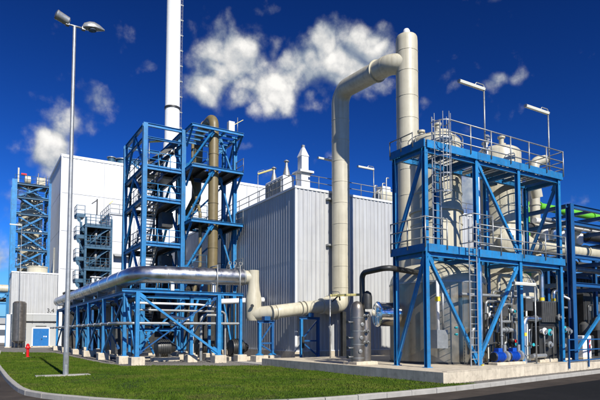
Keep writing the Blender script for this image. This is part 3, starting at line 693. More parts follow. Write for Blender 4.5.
# ================================================================== STAIR TOWER with olive duct
def stair_tower():
    XA, XB, YA, YB, H = 10.9, 13.95, 41.0, 47.1, 18.0
    t = thing('blue_stair_tower', (XA, YA, 0), 'tall open blue steel stair tower left of the olive duct', 'tower')
    for x in (XA, XB):
        for y in (YA, YB):
            o = column(t, x, y, .4, H, .34)
            MB().cbox((x - .42, y - .42, -.02), (x + .42, y + .42, .4)).build('footing', 'concrete', o)
    for z in (H - .1, 16.9, 14.55, 12.1, 8.6, 5.0):
        hh = .16 if z in (16.9,) else .26
        beam(t, (XA, YA, z), (XB, YA, z), .2, hh); beam(t, (XA, YB, z), (XB, YB, z), .2, hh)
        beam(t, (XA, YA, z), (XA, YB, z), .2, hh); beam(t, (XB, YA, z), (XB, YB, z), .2, hh)
    ym = (YA + YB) / 2
    zs = [18.0, 14.55, 12.1, 8.6, 5.0, .5]
    for z1, z0 in zip(zs, zs[1:]):                      # K bracing in the side bays
        for x in (XA, XB):
            brace(t, (x, YA, z0), (x, ym, z1 - .15), .16); brace(t, (x, YB, z0), (x, ym, z1 - .15), .16)
    brace(t, (XA + .2, YB, 16.9), (XB, YB, 14.7), .14); brace(t, (XA, YB, 5.1), (XB, YB, 8.5), .14)
    for z in (14.55, 12.1, 8.6, 5.0):
        MB().box((XA + .2, YA + .1, z + .13), (XB - .2, YA + 1.3, z + .17)).build('landing', 'grate', t)
        MB().box((XA + .2, YB - 1.2, z + .13), (XB - .2, YB - .1, z + .17)).build('landing', 'grate', t)
        MB().box((XB - 1.15, YA + 1.3, z + .13), (XB - .2, YB - 1.2, z + .17)).build('landing', 'grate', t)
        railing(t, [(XA + .1, YA - .02, z + .15), (XB - .1, YA - .02, z + .15)], 1.1, 'blue', 1.0, .03)
        railing(t, [(XA - .02, YA + .2, z + .15), (XA - .02, YB - .2, z + .15)], 1.1, 'teal_blue', 1.5, .028)
    lv = [.0, 5.0, 8.6, 12.1, 14.55]
    for a, b in zip(lv, lv[1:]):
        stairs(t, (XA + 1.05, YB - 1.3, a + .15), (XA + 1.05, YA + 1.3, b + .15), .95, (1, 0, 0), 'galv', 'galv_dark')
    for z in (14.55, 12.1, 8.6, 5.0):
        for k in range(4): MB().bar((XA + .3 + k * .8, YA + .1, z + .02), (XA + .3 + k * .8, YB - .1, z + .02), .08, .2).build('joist', 'charcoal', t)
        railing(t, [(XB - 1.2, YA + 1.3, z + .17), (XB - 1.2, YB - 1.3, z + .17)], 1.05, 'charcoal', 1.2, .026)
        MB().box((XB - .8, YB - 1.0, z + .17), (XB - .3, YB - .5, z + 1.7)).build('cabinet', 'dark_grey', t)
    for k, (x, y, m) in enumerate(((XB - .35, YB - .3, 'charcoal'), (XB - .6, YB - .3, 'galv_dark'), (XA + .4, YB - .25, 'charcoal'), (XB + .3, YA + 2.2, 'galv_dark'))):
        MB().tube((x, y, -.02), (x, y, 16.5 - k), .09, 8).build('riser_pipe', m, t)
    for z in (6.8, 10.4, 13.4): MB().bar((XA + .2, YB + .1, z - 1.5), (XB - .1, YB + .1, z + 1.2), .10).build('brace', 'deep_blue', t)
    for z in (3.0, 6.9, 10.4): MB().box((XA + 1.9, YA + 1.6, z), (XB - .25, YA + 2.6, z + 1.2)).build('equipment_box', 'charcoal', t)
    MB().bar((XA + .2, YA + 1.8, 15.0), (XB - .2, YA + 1.2, 17.2), .22, .3).build('stringer', 'charcoal', t)
    MB().bar((XA + .8, YA + 2.6, 14.8), (XB + .1, YA + 2.0, 17.0), .22, .3).build('stringer', 'charcoal', t)
    for x in (XA + .9, XB - .7): MB().box((x - .5, YA + 1.5, 14.3), (x + .35, YA + 3.6, 14.5)).build('cable_tray', 'galv', t)
    tube_lamp((XA + .4, YA + .25, 14.7), 2.0, (1, 0, .25), 1.3, 'tube lamp on the topmost landing of the blue stair tower', 'tube lamps on the stair tower', m_tube='amber_tube')
    # --- platform bay carrying the olive duct
    X0, X1, Y0, Y1 = 14.12, 18.42, 39.4, 43.3
    p = thing('duct_platform_frame', (X0, Y0, 0), 'blue platform frame around the olive duct between stair tower and grey hall', 'platform')
    for x, y in ((X1, 41.0), (X0 + .2, 43.3), (X1, 43.3)):
        o = column(p, x, y, .4, H, .30); MB().cbox((x - .36, y - .4, -.02), (x + .36, y + .4, .4)).build('footing', 'concrete', o)
    for z in (H, 14.8, 10.5, 6.6):
        for y in (Y0, Y1): beam(p, (X0, y, z), (X1 + .05, y, z), .16, .24)
        for x in (X0, X1): beam(p, (x, Y0, z), (x, Y1, z), .16, .24)
        if z < 17:
            for a, b, c, d in ((X0 + .1, 15.45, Y0 + .1, Y1), (16.95, X1, Y0 + .1, Y1), (15.45, 16.95, 40.85, Y1 - .2)):
                MB().box((a, c, z + .12), (b, d, z + .16)).build('deck', 'grate', p)
            for k in range(5): MB().bar((X0 + .2 + k, Y0 + .1, z - .02), (X0 + .2 + k, Y1 - .1, z - .02), .1, .2).build('joist', 'charcoal', p)
            railing(p, [(X1 + .05, Y0, z + .14), (X1 + .05, Y1, z + .14)], 1.1, 'galv_dark', 1.4, .026)
            railing(p, [(X0 + .1, Y1, z + .14), (X1, Y1, z + .14)], 1.1, 'teal_blue', 1.4, .026)
            railing(p, [(X0 + .1, Y0 + .06, z + .14), (15.4, Y0 + .06, z + .14)], 1.1, 'teal_blue', 1.2, .026)
        else:
            for k in range(1, 4): beam(p, (X0, Y0 + k * .98, z), (X1, Y0 + k * .98, z), .1, .16)
            beam(p, (16.95, Y0, z), (16.95, Y1, z), .1, .16)
    zs = [18.0, 14.8, 10.5, 6.6, .45]
    for k, (z1, z0) in enumerate(zip(zs, zs[1:])):
        brace(p, (X0 + .05, 41.05, z0 + .1), (15.9, Y0 + .1 if z1 > 10 else 41.0, z1 - .1), .15)
        brace(p, (X1, 41.1, z1 - .1), (X1, Y1, z0 + .1), .14); brace(p, (X0 + .3, Y1, z0 + .1), (X1, Y1, z1 - .1), .14)
        brace(p, (X1 - .1, 41.05, z0 + .1), (17.1, 41.05, z1 - .1), .13)
        for x in (X0 + .06, X1):                           # knee brackets under the cantilever
            brace(p, (x, 40.9, z1 - 1.25), (x, Y0 + .15, z1 - .1), .13)
    MB().box((17.35, Y0 + .4, 18.15), (17.85, Y0 + .8, 19.1)).build('lamp_box', 'white', p)
    MB().pipe([(17.85, Y0 + .6, 18.9), (18.7, Y0 + .6, 19.5)], .03).build('lamp_arm', 'amber_tube', p)
    MB().tube((18.2, Y0 + .6, 18.1), (18.2, Y0 + .6, 19.6), .03, 6).build('post', 'galv', p)
    # --- olive duct: an upside-down U
    d = thing('olive_duct', (16.2, 40.2, 0), 'big olive green duct rising in front and bending over behind the blue frame', 'duct')
    r = .40
    MB().pipe([(16.2, 40.2, 4.6), (16.2, 40.2, 19.35), (16.2, 43.6, 19.0), (16.2, 44.1, 13.4), (14.9, 44.1, 10.6), (14.9, 44.1, 4.4)], r, .75, 20, 8).build('duct_pipe', 'olive', d)
    for z in (6.9, 8.6, 10.1, 12.2, 14.4, 16.2, 18.3): band(d, (16.2, 40.2, z), (0, 0, 1), r, 'olive', .07, 1.07, 'joint_ring')
    for z in (10.75, 15.05): band(d, (16.2, 40.2, z), (0, 0, 1), r, 'charcoal', .16, 1.12, 'guide_ring')
    flange(d, (16.2, 42.0, 19.15), (0, 1, -.1), r, 'olive')
    MB().bar((16.2, 40.2, -.02), (16.2, 40.2, 4.6), .35).build('support_post', 'charcoal', d); MB().bar((14.9, 44.1, -.02), (14.9, 44.1, 4.4), .35).build('support_post', 'charcoal', d)
    d2 = thing('slanted_olive_pipe', (14.6, 39.9, 4), 'thin yellow olive pipe slanting through the duct platform', 'pipe')
    MB().pipe([(14.45, 40.6, 3.4), (15.3, 40.6, 7.2), (15.3, 40.7, 11.4), (15.3, 42.6, 14.5), (15.3, 42.6, 17.6)], .13, .4, 12).build('pipe_run', 'olive', d2)
    MB().bar((14.45, 40.6, -.02), (14.45, 40.6, 3.45), .14).build('support_post', 'charcoal', d2)
stair_tower()

# ================================================================== small stair tower with white shaft, middle distance
def shaft_tower():
    w = thing('white_shaft', (13.15, 64, 0), 'plain white lift shaft block behind the blue stair tower', 'building')
    for k in range(5):
        z0, z1 = 15.5 * k / 5, 15.5 * (k + 1) / 5 - .03
        MB().box((13.15, 64, z0), (15.9, 64.2, z1)).build('wall_panel', 'clad_white', w); MB().box((15.93, 64, z0), (19.5, 64.2, z1)).build('wall_panel', 'clad_white', w)
        MB().box((13.15, 64.23, z0), (13.35, 70, z1)).build('wall_panel', 'clad_white', w)
    MB().box((13.36, 64.22, -.02), (19.5, 70, 15.45)).build('core', 'clad_pale', w)
    MB().box((13.05, 63.9, 15.5), (19.6, 70.1, 15.65)).build('roof_slab', 'galv', w)
    railing(w, [(13.15, 69.5, 15.65), (13.15, 64.0, 15.65), (19.5, 64.0, 15.65)], 1.1, 'galv', 1.1, .035)
    MB().pipe([(13.05, 63.9, 14.6), (12.2, 63.4, 14.3)], .05).build('rail_link', 'galv', w)
    MB().add([(13.6, 63.2, 10.7), (15.6, 63.2, 10.7), (15.6, 64.0, 11.0), (13.6, 64.0, 11.0), (13.6, 63.2, 10.6), (15.6, 63.2, 10.6), (15.6, 64, 10.9), (13.6, 64, 10.9)], [(0, 1, 2, 3), (7, 6, 5, 4), (0, 4, 5, 1), (1, 5, 6, 2), (2, 6, 7, 3), (3, 7, 4, 0)]).build('canopy', 'galv', w)
    t = thing('grey_blue_stair_tower', (9.6, 62.6, 0), 'grey blue steel stair platforms stacked left of the white lift shaft', 'tower')
    X0, X1, Y0, Y1 = 10.3, 13.0, 62.4, 65.6
    for x in (X0, X1):
        for y in (Y0, Y1): column(t, x, y, -.02, 14.6, .22, 'teal_blue')
    for k, z in enumerate((13.8, 11.45, 9.0, 6.6)):
        deck(t, X0 - .1, X1 + .05, Y0 - .1, Y1, z, 'grate', 'teal_blue', .32)
        MB().box((X0 - .95, Y0 + .2, z + .75), (X0 - .11, Y0 + 1.7, z + 1.05)).build('side_landing', 'teal_blue', t)
        brace(t, (X0 - .8, Y0 + .3, z + .75), (X0 - .05, Y0 + .3, z - .9), .14, 'teal_blue')
        railing(t, [(X0 - .95, Y0 + 1.7, z + 1.05), (X0 - .95, Y0 + .2, z + 1.05), (X0 - .1, Y0 + .2, z + 1.05)], 1.0, 'teal_blue', .8, .03)
        railing(t, [(X0 - .1, Y0 - .1, z), (X1, Y0 - .1, z)], 1.1, 'teal_blue', .55, .035, rails=(1., .7, .4))
        if k < 3: stairs(t, (X0 + .4, Y0 + 1.0, z - 2.4), (X1 - .3, Y0 + 1.0, z), .8, (0, 1, 0), 'galv_dark', 'teal_blue')
        MB().box((X0 + .4, Y0 + 1.9, z - 2.2), (X1 - .3, Y0 + 2.6, z - .5)).build('cabinet', 'dark_grey', t)
        MB().tube((X0 + 1.2, Y0 + .6, z - 2.2), (X0 + 1.2, Y0 + .6, z - .2), .13, 10).build('pipe', 'galv_dark', t)
        MB().box((X0 + .1, Y1 - .25, z - 2.3), (X1, Y1 - .15, z - .2)).build('back_panel', 'charcoal', t)
        brace(t, (X0, Y0 + .05, z - 2.1), (X1, Y0 + .05, z - .2), .10, 'teal_blue')
    MB().bar((X0 + 1.1, Y0 - .1, 14.9), (X0 + 1.1, Y0 - .1, 16.7), .12).build('lamp_post', 'charcoal', t)
    MB().bar((X0 + 1.15, Y0 - .1, 16.6), (X0 + .55, Y0 - .1, 16.1), .14, .10).build('lamp_head', 'charcoal', t)
    MB().bar((X1 - .3, Y0 - .1, 16.3), (X1 + .1, Y0 - .1, 16.7), .1).build('lamp_head', 'amber_tube', t)
    MB().bar((X1 - .25, Y0 - .1, 14.9), (X1 - .25, Y0 - .1, 16.35), .06).build('lamp_post', 'galv', t)
    v = thing('clad_valve_drum', (10.9, 58.5, 6), 'bright aluminium clad drum with small white valves behind the silver pipe bend', 'vessel')
    MB().lathe((9.9, 59.0, 6.4), [(.0, 0), (.5, .1), (.7, .35), (.7, 2.3), (.5, 2.55), (0, 2.6)], (1, 0, 0), 20).build('drum', 'alu', v)
    for x in (10.6, 11.6): MB().bar((x, 59.0, -.02), (x, 59.0, 5.8), .25).build('support_post', 'deep_blue', v)
    for k in range(3): MB().lathe((10.5 + k * .5, 58.7, 7.05), [(.13, 0), (.13, .5), (.3, .55), (.3, .62)], n=10).build('valve', 'white', v)
shaft_tower()

# ================================================================== PIPE RACK under the silver pipe
def pipe_rack():
    t = thing('blue_pipe_rack', (8.07, 31.4, 0), 'low blue steel pipe rack on concrete footings carrying the silver pipe', 'pipe rack')
    Z = 4.2; ys = [33.2, 39.3, 45.0, 50.3, 56.6, 63.3]
    def foot(x, y, s=.38, h=.45):
        MB().cbox((x - s, y - s, -.1), (x + s, y + s, h), .035).build('footing', 'concrete', t); return h
    cols = [(8.08, 31.4, .22), (13.1, 31.4, .24), (14.68, 31.6, .17)] + [(7.8, y, .22) for y in ys] + [(12.5, 36.5, .18), (13.9, 35.0, .18), (9.6, 39.3, .18), (9.6, 45, .18), (9.6, 50.3, .18), (9.6, 56.6, .18), (11.9, 33.0, .2)]
    for x, y, w in cols: column(t, x, y, foot(x, y, .38 if w > .2 else .32), Z, w)
    beam(t, (7.2, 31.4, Z + .06), (14.75, 31.4, Z + .06), .16, .18); beam(t, (8.0, 33.2, Z), (13.9, 33.2, Z), .14, .16); beam(t, (7.8, 35.6, Z), (14, 35.6, Z), .14, .16)
    beam(t, (7.8, 33.2, Z + .06), (7.8, 64, Z + .06), .18, .2); beam(t, (9.6, 33.2, Z + .06), (9.6, 64, Z + .06), .14, .2)
    beam(t, (8.08, 31.4, Z), (7.8, 33.2, Z), .14, .18)
    for y in ys: beam(t, (7.8, y, Z), (9.6, y, Z), .14, .18)
    for y in ys[1:]: beam(t, (7.8, y, 2.2), (9.6, y, 2.2), .12, .14)
    # front X bracing
    brace(t, (8.1, 31.36, 4.05), (13.05, 31.36, .6), .13); brace(t, (8.15, 31.5, .6), (13.0, 31.5, 4.05), .07, 'deep_blue')
    brace(t, (8.3, 33.2, .6), (11.5, 33.2, 3.9), .10); brace(t, (12.4, 36.5, .6), (9.0, 36.5, 3.6), .10); brace(t, (13.1, 31.5, 4.1), (12.5, 36.5, .6), .07)
    brace(t, (8.05, 31.5, .6), (7.82, 33.1, 4.0), .11)
    # side bays: V and A bracing
    for a, b in zip(ys, ys[1:]):
        m = (a + b) / 2
        brace(t, (7.8, b - .1, .55), (7.8, a + .12, 4.05), .12)
        brace(t, (9.6, a + .1, .55), (9.6, b - .12, 4.05), .09)
        brace(t, (7.85, m, 4.1), (9.5, m, .6), .08, 'deep_blue')
    brace(t, (7.8, 33.3, 4.0), (7.8, 39.2, .6), .08, 'deep_blue')
    # low blue trestle inside the rack
    for y in (38.2,): beam(t, (9.3, y, 2.05), (13.2, y, 2.05), .14, .2); beam(t, (9.3, y, 2.45), (13.2, y, 2.45), .10, .14)
    for x in (10.2, 12.2): brace(t, (x, 38.2, .5), (x + .5, 38.2, 2.0), .09)
    def run(pts, r, m, label, bend=.3, ext=None):
        o = thing('rack_pipe', pts[0], label, 'pipe', 'pipes in the blue rack'); MB().pipe(pts, r, bend, 12).build('pipe_run', m, o)
        L = len(pts)
        for a, b in zip(pts, pts[1:]):
            a, b = Vector(a), Vector(b); n = int((b - a).length / 2.2)
            for k in range(1, n): flange(o, a.lerp(b, k / n), b - a, r, m, .05, 1.35)
        return o
    run([(7.2, 64, 2.38), (7.2, 32.4, 2.38), (7.9, 31.7, 2.38), (14.6, 31.7, 2.42)], .085, 'galv', 'thin galvanised pipe running across the middle of the rack front')
    run([(8.2, 32.6, 3.62), (12.2, 32.6, 3.62), (14.2, 34.0, 3.55)], .07, 'white', 'upper white pipe under the rack top beam')
    run([(8.2, 32.0, 3.18), (13.8, 32.0, 3.18), (13.8, 32.0, .3)], .07, 'galv', 'lower pale pipe below the white pipe of the rack')
    run([(8.7, 64, 3.95), (8.7, 33.6, 3.95)], .16, 'dark_grey', 'dark lagged pipe lying under the silver pipe along the rack')
    run([(8.35, 64, 2.45), (8.35, 35.6, 2.45)], .11, 'galv_dark', 'grey pipe on the lower tier along the rack side')
    run([(9.1, 64, 2.5), (9.1, 36.2, 2.5), (9.1, 36.2, .0)], .14, 'charcoal', 'black pipe on the lower tier behind the grey pipe')
    run([(12.9, 33.9, .0), (12.9, 33.9, 3.0), (14.3, 33.9, 3.0)], .10, 'galv', 'pale upright pipe at the right end of the rack')
    run([(12.55, 34.6, .0), (12.55, 34.6, 2.7), (11.0, 34.6, 2.9)], .10, 'white', 'white upright pipe beside the pale upright pipe of the rack')
    # machinery in the dark below
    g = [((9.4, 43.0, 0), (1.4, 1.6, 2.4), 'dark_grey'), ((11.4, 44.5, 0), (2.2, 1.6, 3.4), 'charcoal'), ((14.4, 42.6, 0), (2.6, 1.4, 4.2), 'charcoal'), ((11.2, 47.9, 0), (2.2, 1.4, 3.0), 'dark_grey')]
    lab = ['squat grey machine cabinet under the stair tower', 'black machine housing behind the rack bracing', 'large dark housing below the olive duct', 'grey machine housing in front of the dark backdrop']
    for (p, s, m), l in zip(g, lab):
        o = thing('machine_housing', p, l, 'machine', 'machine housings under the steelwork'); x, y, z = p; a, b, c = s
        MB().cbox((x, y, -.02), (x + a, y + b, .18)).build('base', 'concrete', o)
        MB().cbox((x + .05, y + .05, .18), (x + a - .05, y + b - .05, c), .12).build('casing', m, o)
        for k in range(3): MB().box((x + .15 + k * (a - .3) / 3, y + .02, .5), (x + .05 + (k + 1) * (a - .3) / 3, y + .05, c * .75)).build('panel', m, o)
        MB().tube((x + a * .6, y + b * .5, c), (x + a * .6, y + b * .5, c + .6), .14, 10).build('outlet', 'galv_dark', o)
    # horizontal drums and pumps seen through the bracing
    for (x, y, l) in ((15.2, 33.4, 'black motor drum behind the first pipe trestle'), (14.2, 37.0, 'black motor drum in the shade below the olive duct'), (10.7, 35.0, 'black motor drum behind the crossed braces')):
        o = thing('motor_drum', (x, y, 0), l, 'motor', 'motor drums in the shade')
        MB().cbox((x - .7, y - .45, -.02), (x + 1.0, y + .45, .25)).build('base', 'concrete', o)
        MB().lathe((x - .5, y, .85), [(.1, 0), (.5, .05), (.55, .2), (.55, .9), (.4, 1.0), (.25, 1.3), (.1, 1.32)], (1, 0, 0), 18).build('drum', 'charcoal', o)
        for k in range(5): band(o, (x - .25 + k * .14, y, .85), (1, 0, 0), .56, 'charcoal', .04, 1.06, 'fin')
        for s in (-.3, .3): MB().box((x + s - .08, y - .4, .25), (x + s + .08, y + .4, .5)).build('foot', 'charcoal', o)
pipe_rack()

def dark_backdrop(x0, x1, y0, y1, h, label):  # invented dark block, added to blacken the gaps behind the steelwork
    t = thing('dark_backdrop', (x0, y0, 0), label, 'building', 'dark backdrops added under the steelwork')
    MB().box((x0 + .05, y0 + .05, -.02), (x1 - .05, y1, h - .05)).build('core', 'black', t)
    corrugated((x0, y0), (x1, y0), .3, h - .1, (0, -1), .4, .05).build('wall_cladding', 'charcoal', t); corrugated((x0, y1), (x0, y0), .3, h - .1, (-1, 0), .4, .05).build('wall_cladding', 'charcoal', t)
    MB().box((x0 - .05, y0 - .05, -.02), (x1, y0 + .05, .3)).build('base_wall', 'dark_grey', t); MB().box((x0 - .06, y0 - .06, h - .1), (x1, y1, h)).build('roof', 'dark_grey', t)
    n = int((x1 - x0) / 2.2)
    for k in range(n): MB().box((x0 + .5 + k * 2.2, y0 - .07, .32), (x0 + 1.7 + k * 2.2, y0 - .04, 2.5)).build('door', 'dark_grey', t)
dark_backdrop(10.6, 18.6, 50.0, 56.0, 6.6, 'low dark ribbed backdrop added behind the stair tower and pipe rack')
dark_backdrop(9.4, 13.0, 66.5, 72.0, 6.8, 'low dark ribbed backdrop added below the white lift shaft')
dark_backdrop(27.6, 42.0, 23.4, 26.9, 6.2, 'low dark ribbed backdrop added behind the dark blue frame')
def ground_beam():
    t = thing('concrete_beam', (9.6, 37.2, 0), 'long pale concrete beam lying on the ground inside the pipe rack', 'beam')
    MB().cbox((8.9, 37.0, -.1), (13.0, 37.4, .24), .03).build('beam_block', 'concrete', t)
    MB().cbox((11.6, 37.9, -.1), (12.9, 38.9, .42), .03).build('bearing_block', 'concrete', t)
ground_beam()
def silver_pipe():
    t = thing('silver_pipe', (8.2, 32.0, 4.3), 'large shiny aluminium clad pipe bending round the corner of the blue rack', 'pipe'); r = .52
    pts = [(8.2, 66, 5.35), (8.2, 32.0, 5.30), (15.05, 32.0, 5.45)]
    MB().pipe(pts, r, 1.5, 36, 10).build('cladding', 'alu', t)
    for y in [35.0, 38.0, 41.0, 44.5, 48, 52, 56, 60, 64]: band(t, (8.2, y, 5.31), (0, 1, 0), r, 'alu', .06, 1.025)
    for x in (9.9, 11.6, 13.3): band(t, (x, 32.0, 5.34 + (x - 8.2) * .02), (1, 0, .02), r, 'alu', .05, 1.022)
    band(t, (9.05, 32.25, 5.32), (.78, -.62, 0), r, 'alu', .05, 1.03)
    for y in (36, 42, 47.5, 53.5, 59): MB().box((7.85, y - .1, 4.3), (8.55, y + .1, 4.9)).build('saddle', 'galv_dark', t)
    for x in (10.3, 13.0): MB().box((x - .1, 31.9, 4.28), (x + .1, 32.1, 4.9)).build('saddle', 'white', t)
    for x in (13.0, 14.55):                                    # strap frames
        b = MB()
        for y in (31.42, 32.58): b.tube((x, y, 4.28), (x, y, 6.08), .045, 8)
        b.tube((x, 31.42, 6.04), (x, 32.58, 6.04), .045, 8); b.build('strap_frame', 'galv', t)
    for x in (14.0, 14.35, 14.75):                             # little ring valves on top
        o = MB().tube((x, 31.8, 5.9), (x, 31.8, 6.2), .03, 6).build('valve_stem', 'galv', t)
        pr = [(x + .11 * math.cos(a), 31.8, 6.3 + .11 * math.sin(a)) for a in [2 * math.pi * i / 12 for i in range(13)]]
        b = MB()
        for a, c in zip(pr, pr[1:]): b.tube(a, c, .022, 5)
        b.build('handwheel', 'galv', o)
    flange(t, (14.98, 32.0, 5.45), (1, 0, .02), r, 'galv', .10, 1.06)
    h = thing('white_cable_duct', (15.9, 36, 4), 'thin white horizontal duct in front of the dark hall wall', 'duct')
    MB().tube((14.9, 36.0, 4.05), (18.6, 36.0, 4.3), .20, 14).build('duct', 'white', h); MB().bar((16.2, 36, -.02), (16.2, 36, 3.95), .12).build('support_post', 'charcoal', h)
silver_pipe()

# ================================================================== CREAM DUCT: low run, riser, cross-over and stack
def cream_duct():
    t = thing('cream_duct', (21.7, 30.2, 0), 'long cream duct along the hall rising as tall pipe to the cream stack', 'duct')
    # transition hood at the end of the silver pipe
    b = MB(); b.lathe((15.6, 31.6, 0), [(.36, 5.9), (.36, 5.2), (.40, 4.6), (.52, 4.1), (.52, 2.85), (.42, 2.62)], n=24); b.build('transition_hood', 'cream', t)
    MB().tube((15.0, 32.0, 5.45), (15.7, 31.7, 5.45), .46, 22).build('inlet', 'cream', t)
    MB().lathe((15.24, 31.05, 3.55), [(.11, 0), (.11, .12)], (-.5, -.86, 0), 12).build('inspection_port', 'charcoal', t)
    MB().pipe([(15.6, 31.5, 3.05), (16.6, 30.4, 3.18), (20.3, 30.4, 3.66)], .44, .8, 26).build('low_run', 'cream', t)
    for x in (16.3, 16.62): flange(t, (x, 30.42, 3.15 + (x - 16.6) * .13), (1, -.05, .13), .44, 'cream', .07, 1.1)
    for x in (18.4, 18.72): flange(t, (x, 30.3, 3.42 + (x - 18.4) * .13), (1, 0, .13), .44, 'cream', .07, 1.1)
    MB().lathe((20.1, 30.4, 3.64), [(.44, 0), (.62, .6), (.63, .95)], (1, .22, .10), 26).build('reducer', 'cream', t)
    flange(t, (20.1, 30.38, 3.64), (1, 0, .13), .46, 'cream', .10, 1.16)
    MB().pipe([(20.8, 30.6, 3.76), (22.12, 30.93, 3.80), (22.12, 30.93, 19.2), (21.95, 25.6, 18.72)], .63, .95, 36, 10).build('riser', 'cream', t)
    flange(t, (21.98, 26.6, 18.81), (.03, 1, .09), .63, 'cream', .10, 1.15)
    MB().pipe([(21.975, 26.4, 18.79), (21.94, 25.3, 18.69), (22.7, 24.6, 18.6)], .63, .9, 36, 8).build('crossover_bend', 'cream', t)
    for z in (5.0, 6.5, 8.0, 9.5, 11.0, 12.5, 14.0, 15.5, 17.0): band(t, (22.12, 30.93, z), (0, 0, 1), .63, 'cream', .05, 1.03)
    MB().bar((22.12, 30.7, .0), (22.12, 30.7, 3.3), .3).build('support_post', 'charcoal', t); MB().box((21.7, 30.3, -.02), (22.5, 31.1, .06)).build('base_plate', 'charcoal', t)
    for z in (8.0, 11.3): MB().box((21.3, 31.3, z), (22.9, 31.62, z + .12)).build('wall_bracket', 'galv', t)
    MB().pipe([(20.35, 29.5, 3.9), (20.9, 29.45, 4.35), (21.0, 29.5, 4.0)], .05, .1, 8).build('cable_loop', 'charcoal', t)
    s = thing('cream_stack', (22.7, 24.6, 0), 'tallest cream stack with small chrome cap behind the left corner of the platform frame', 'stack'); r = .68
    MB().lathe((22.7, 24.6, PT - .01), [(r, 0), (r, 19.6), (r * .97, 19.85), (r * .9, 19.95), (.05, 20.0)], n=36).build('shell', 'cream', s)
    for z in (2.5, 4, 5.5, 7.2, 8.7, 10.2, 11.8, 13.5, 15, 16.4, 18, 19.3): band(s, (22.7, 24.6, z), (0, 0, 1), r, 'cream', .05, 1.025)
    MB().lathe((22.7, 24.6, 20.36), [(.22, 0), (.22, .36), (.15, .48), (.02, .54)], n=20).build('cap', 'white_steel', s)
    MB().lathe((22.7, 24.6, PT - .01), [(1.0, 0), (1.0, .3)], n=24).build('foundation', 'concrete', s)
    # trestles
    def trestle(x0, x1, y, h, label, base):
        q = thing('pipe_trestle', (x0, y, 0), label, 'trestle', 'trestles carrying the cream duct')
        for k, x in enumerate((x0, x1)):
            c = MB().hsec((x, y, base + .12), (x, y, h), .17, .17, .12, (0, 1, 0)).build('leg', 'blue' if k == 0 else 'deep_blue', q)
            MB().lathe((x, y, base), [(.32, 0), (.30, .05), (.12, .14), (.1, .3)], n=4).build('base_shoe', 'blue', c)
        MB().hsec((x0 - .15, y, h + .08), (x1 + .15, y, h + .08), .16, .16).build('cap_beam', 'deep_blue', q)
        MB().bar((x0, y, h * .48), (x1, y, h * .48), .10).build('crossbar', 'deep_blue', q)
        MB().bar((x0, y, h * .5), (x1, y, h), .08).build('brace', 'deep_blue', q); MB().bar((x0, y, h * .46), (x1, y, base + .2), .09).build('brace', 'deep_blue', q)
        MB().box(((x0 + x1) / 2 - .2, y - .2, h + .16), ((x0 + x1) / 2 + .2, y + .2, h + .42)).build('saddle', 'deep_blue', q)
        return q
    q = trestle(15.45, 16.35, 30.4, 2.45, 'blue trestle on a concrete footing under the low cream duct, nearer the rack', .42)
    MB().cbox((15.0, 30.0, -.1), (15.85, 30.8, .42)).build('footing', 'concrete', q); MB().cbox((15.98, 30.0, -.1), (16.75, 30.8, .42)).build('footing', 'concrete', q)
    q = trestle(18.45, 19.75, 30.3, 2.72, 'blue trestle under the low cream duct in front of the hall corner', .1)
    MB().cbox((17.9, 29.7, -.1), (20.3, 30.9, .1)).build('footing', 'concrete', q)
    tube_lamp((17.25, 25.2, -.02), 4.0, (.94, -.34, .04), 1.75, 'yellowish tube lamp on a post below the bend of the tall cream pipe', 'tube lamps in the yard', m_tube='amber_tube')
    sg = thing('post_marker', (17.3, 29.5, 0), 'short dark marker post in front of the hall corner', 'post')
    MB().tube((17.95, 29.3, -.02), (17.95, 29.3, 1.6), .035, 8).build('post', 'galv_dark', sg); MB().box((17.87, 29.22, .85), (18.03, 29.30, 1.6)).build('casing', 'charcoal', sg)
    lk = thing('yard_kerb_slab', (16, 27.8, 0), 'low pale concrete apron strip between the lawn end and the hall', 'slab')
    MB().cbox((14.2, 27.2, -.1), (42, 31.5, .03), .02).build('slab', 'kerb_stone', lk)
cream_duct()

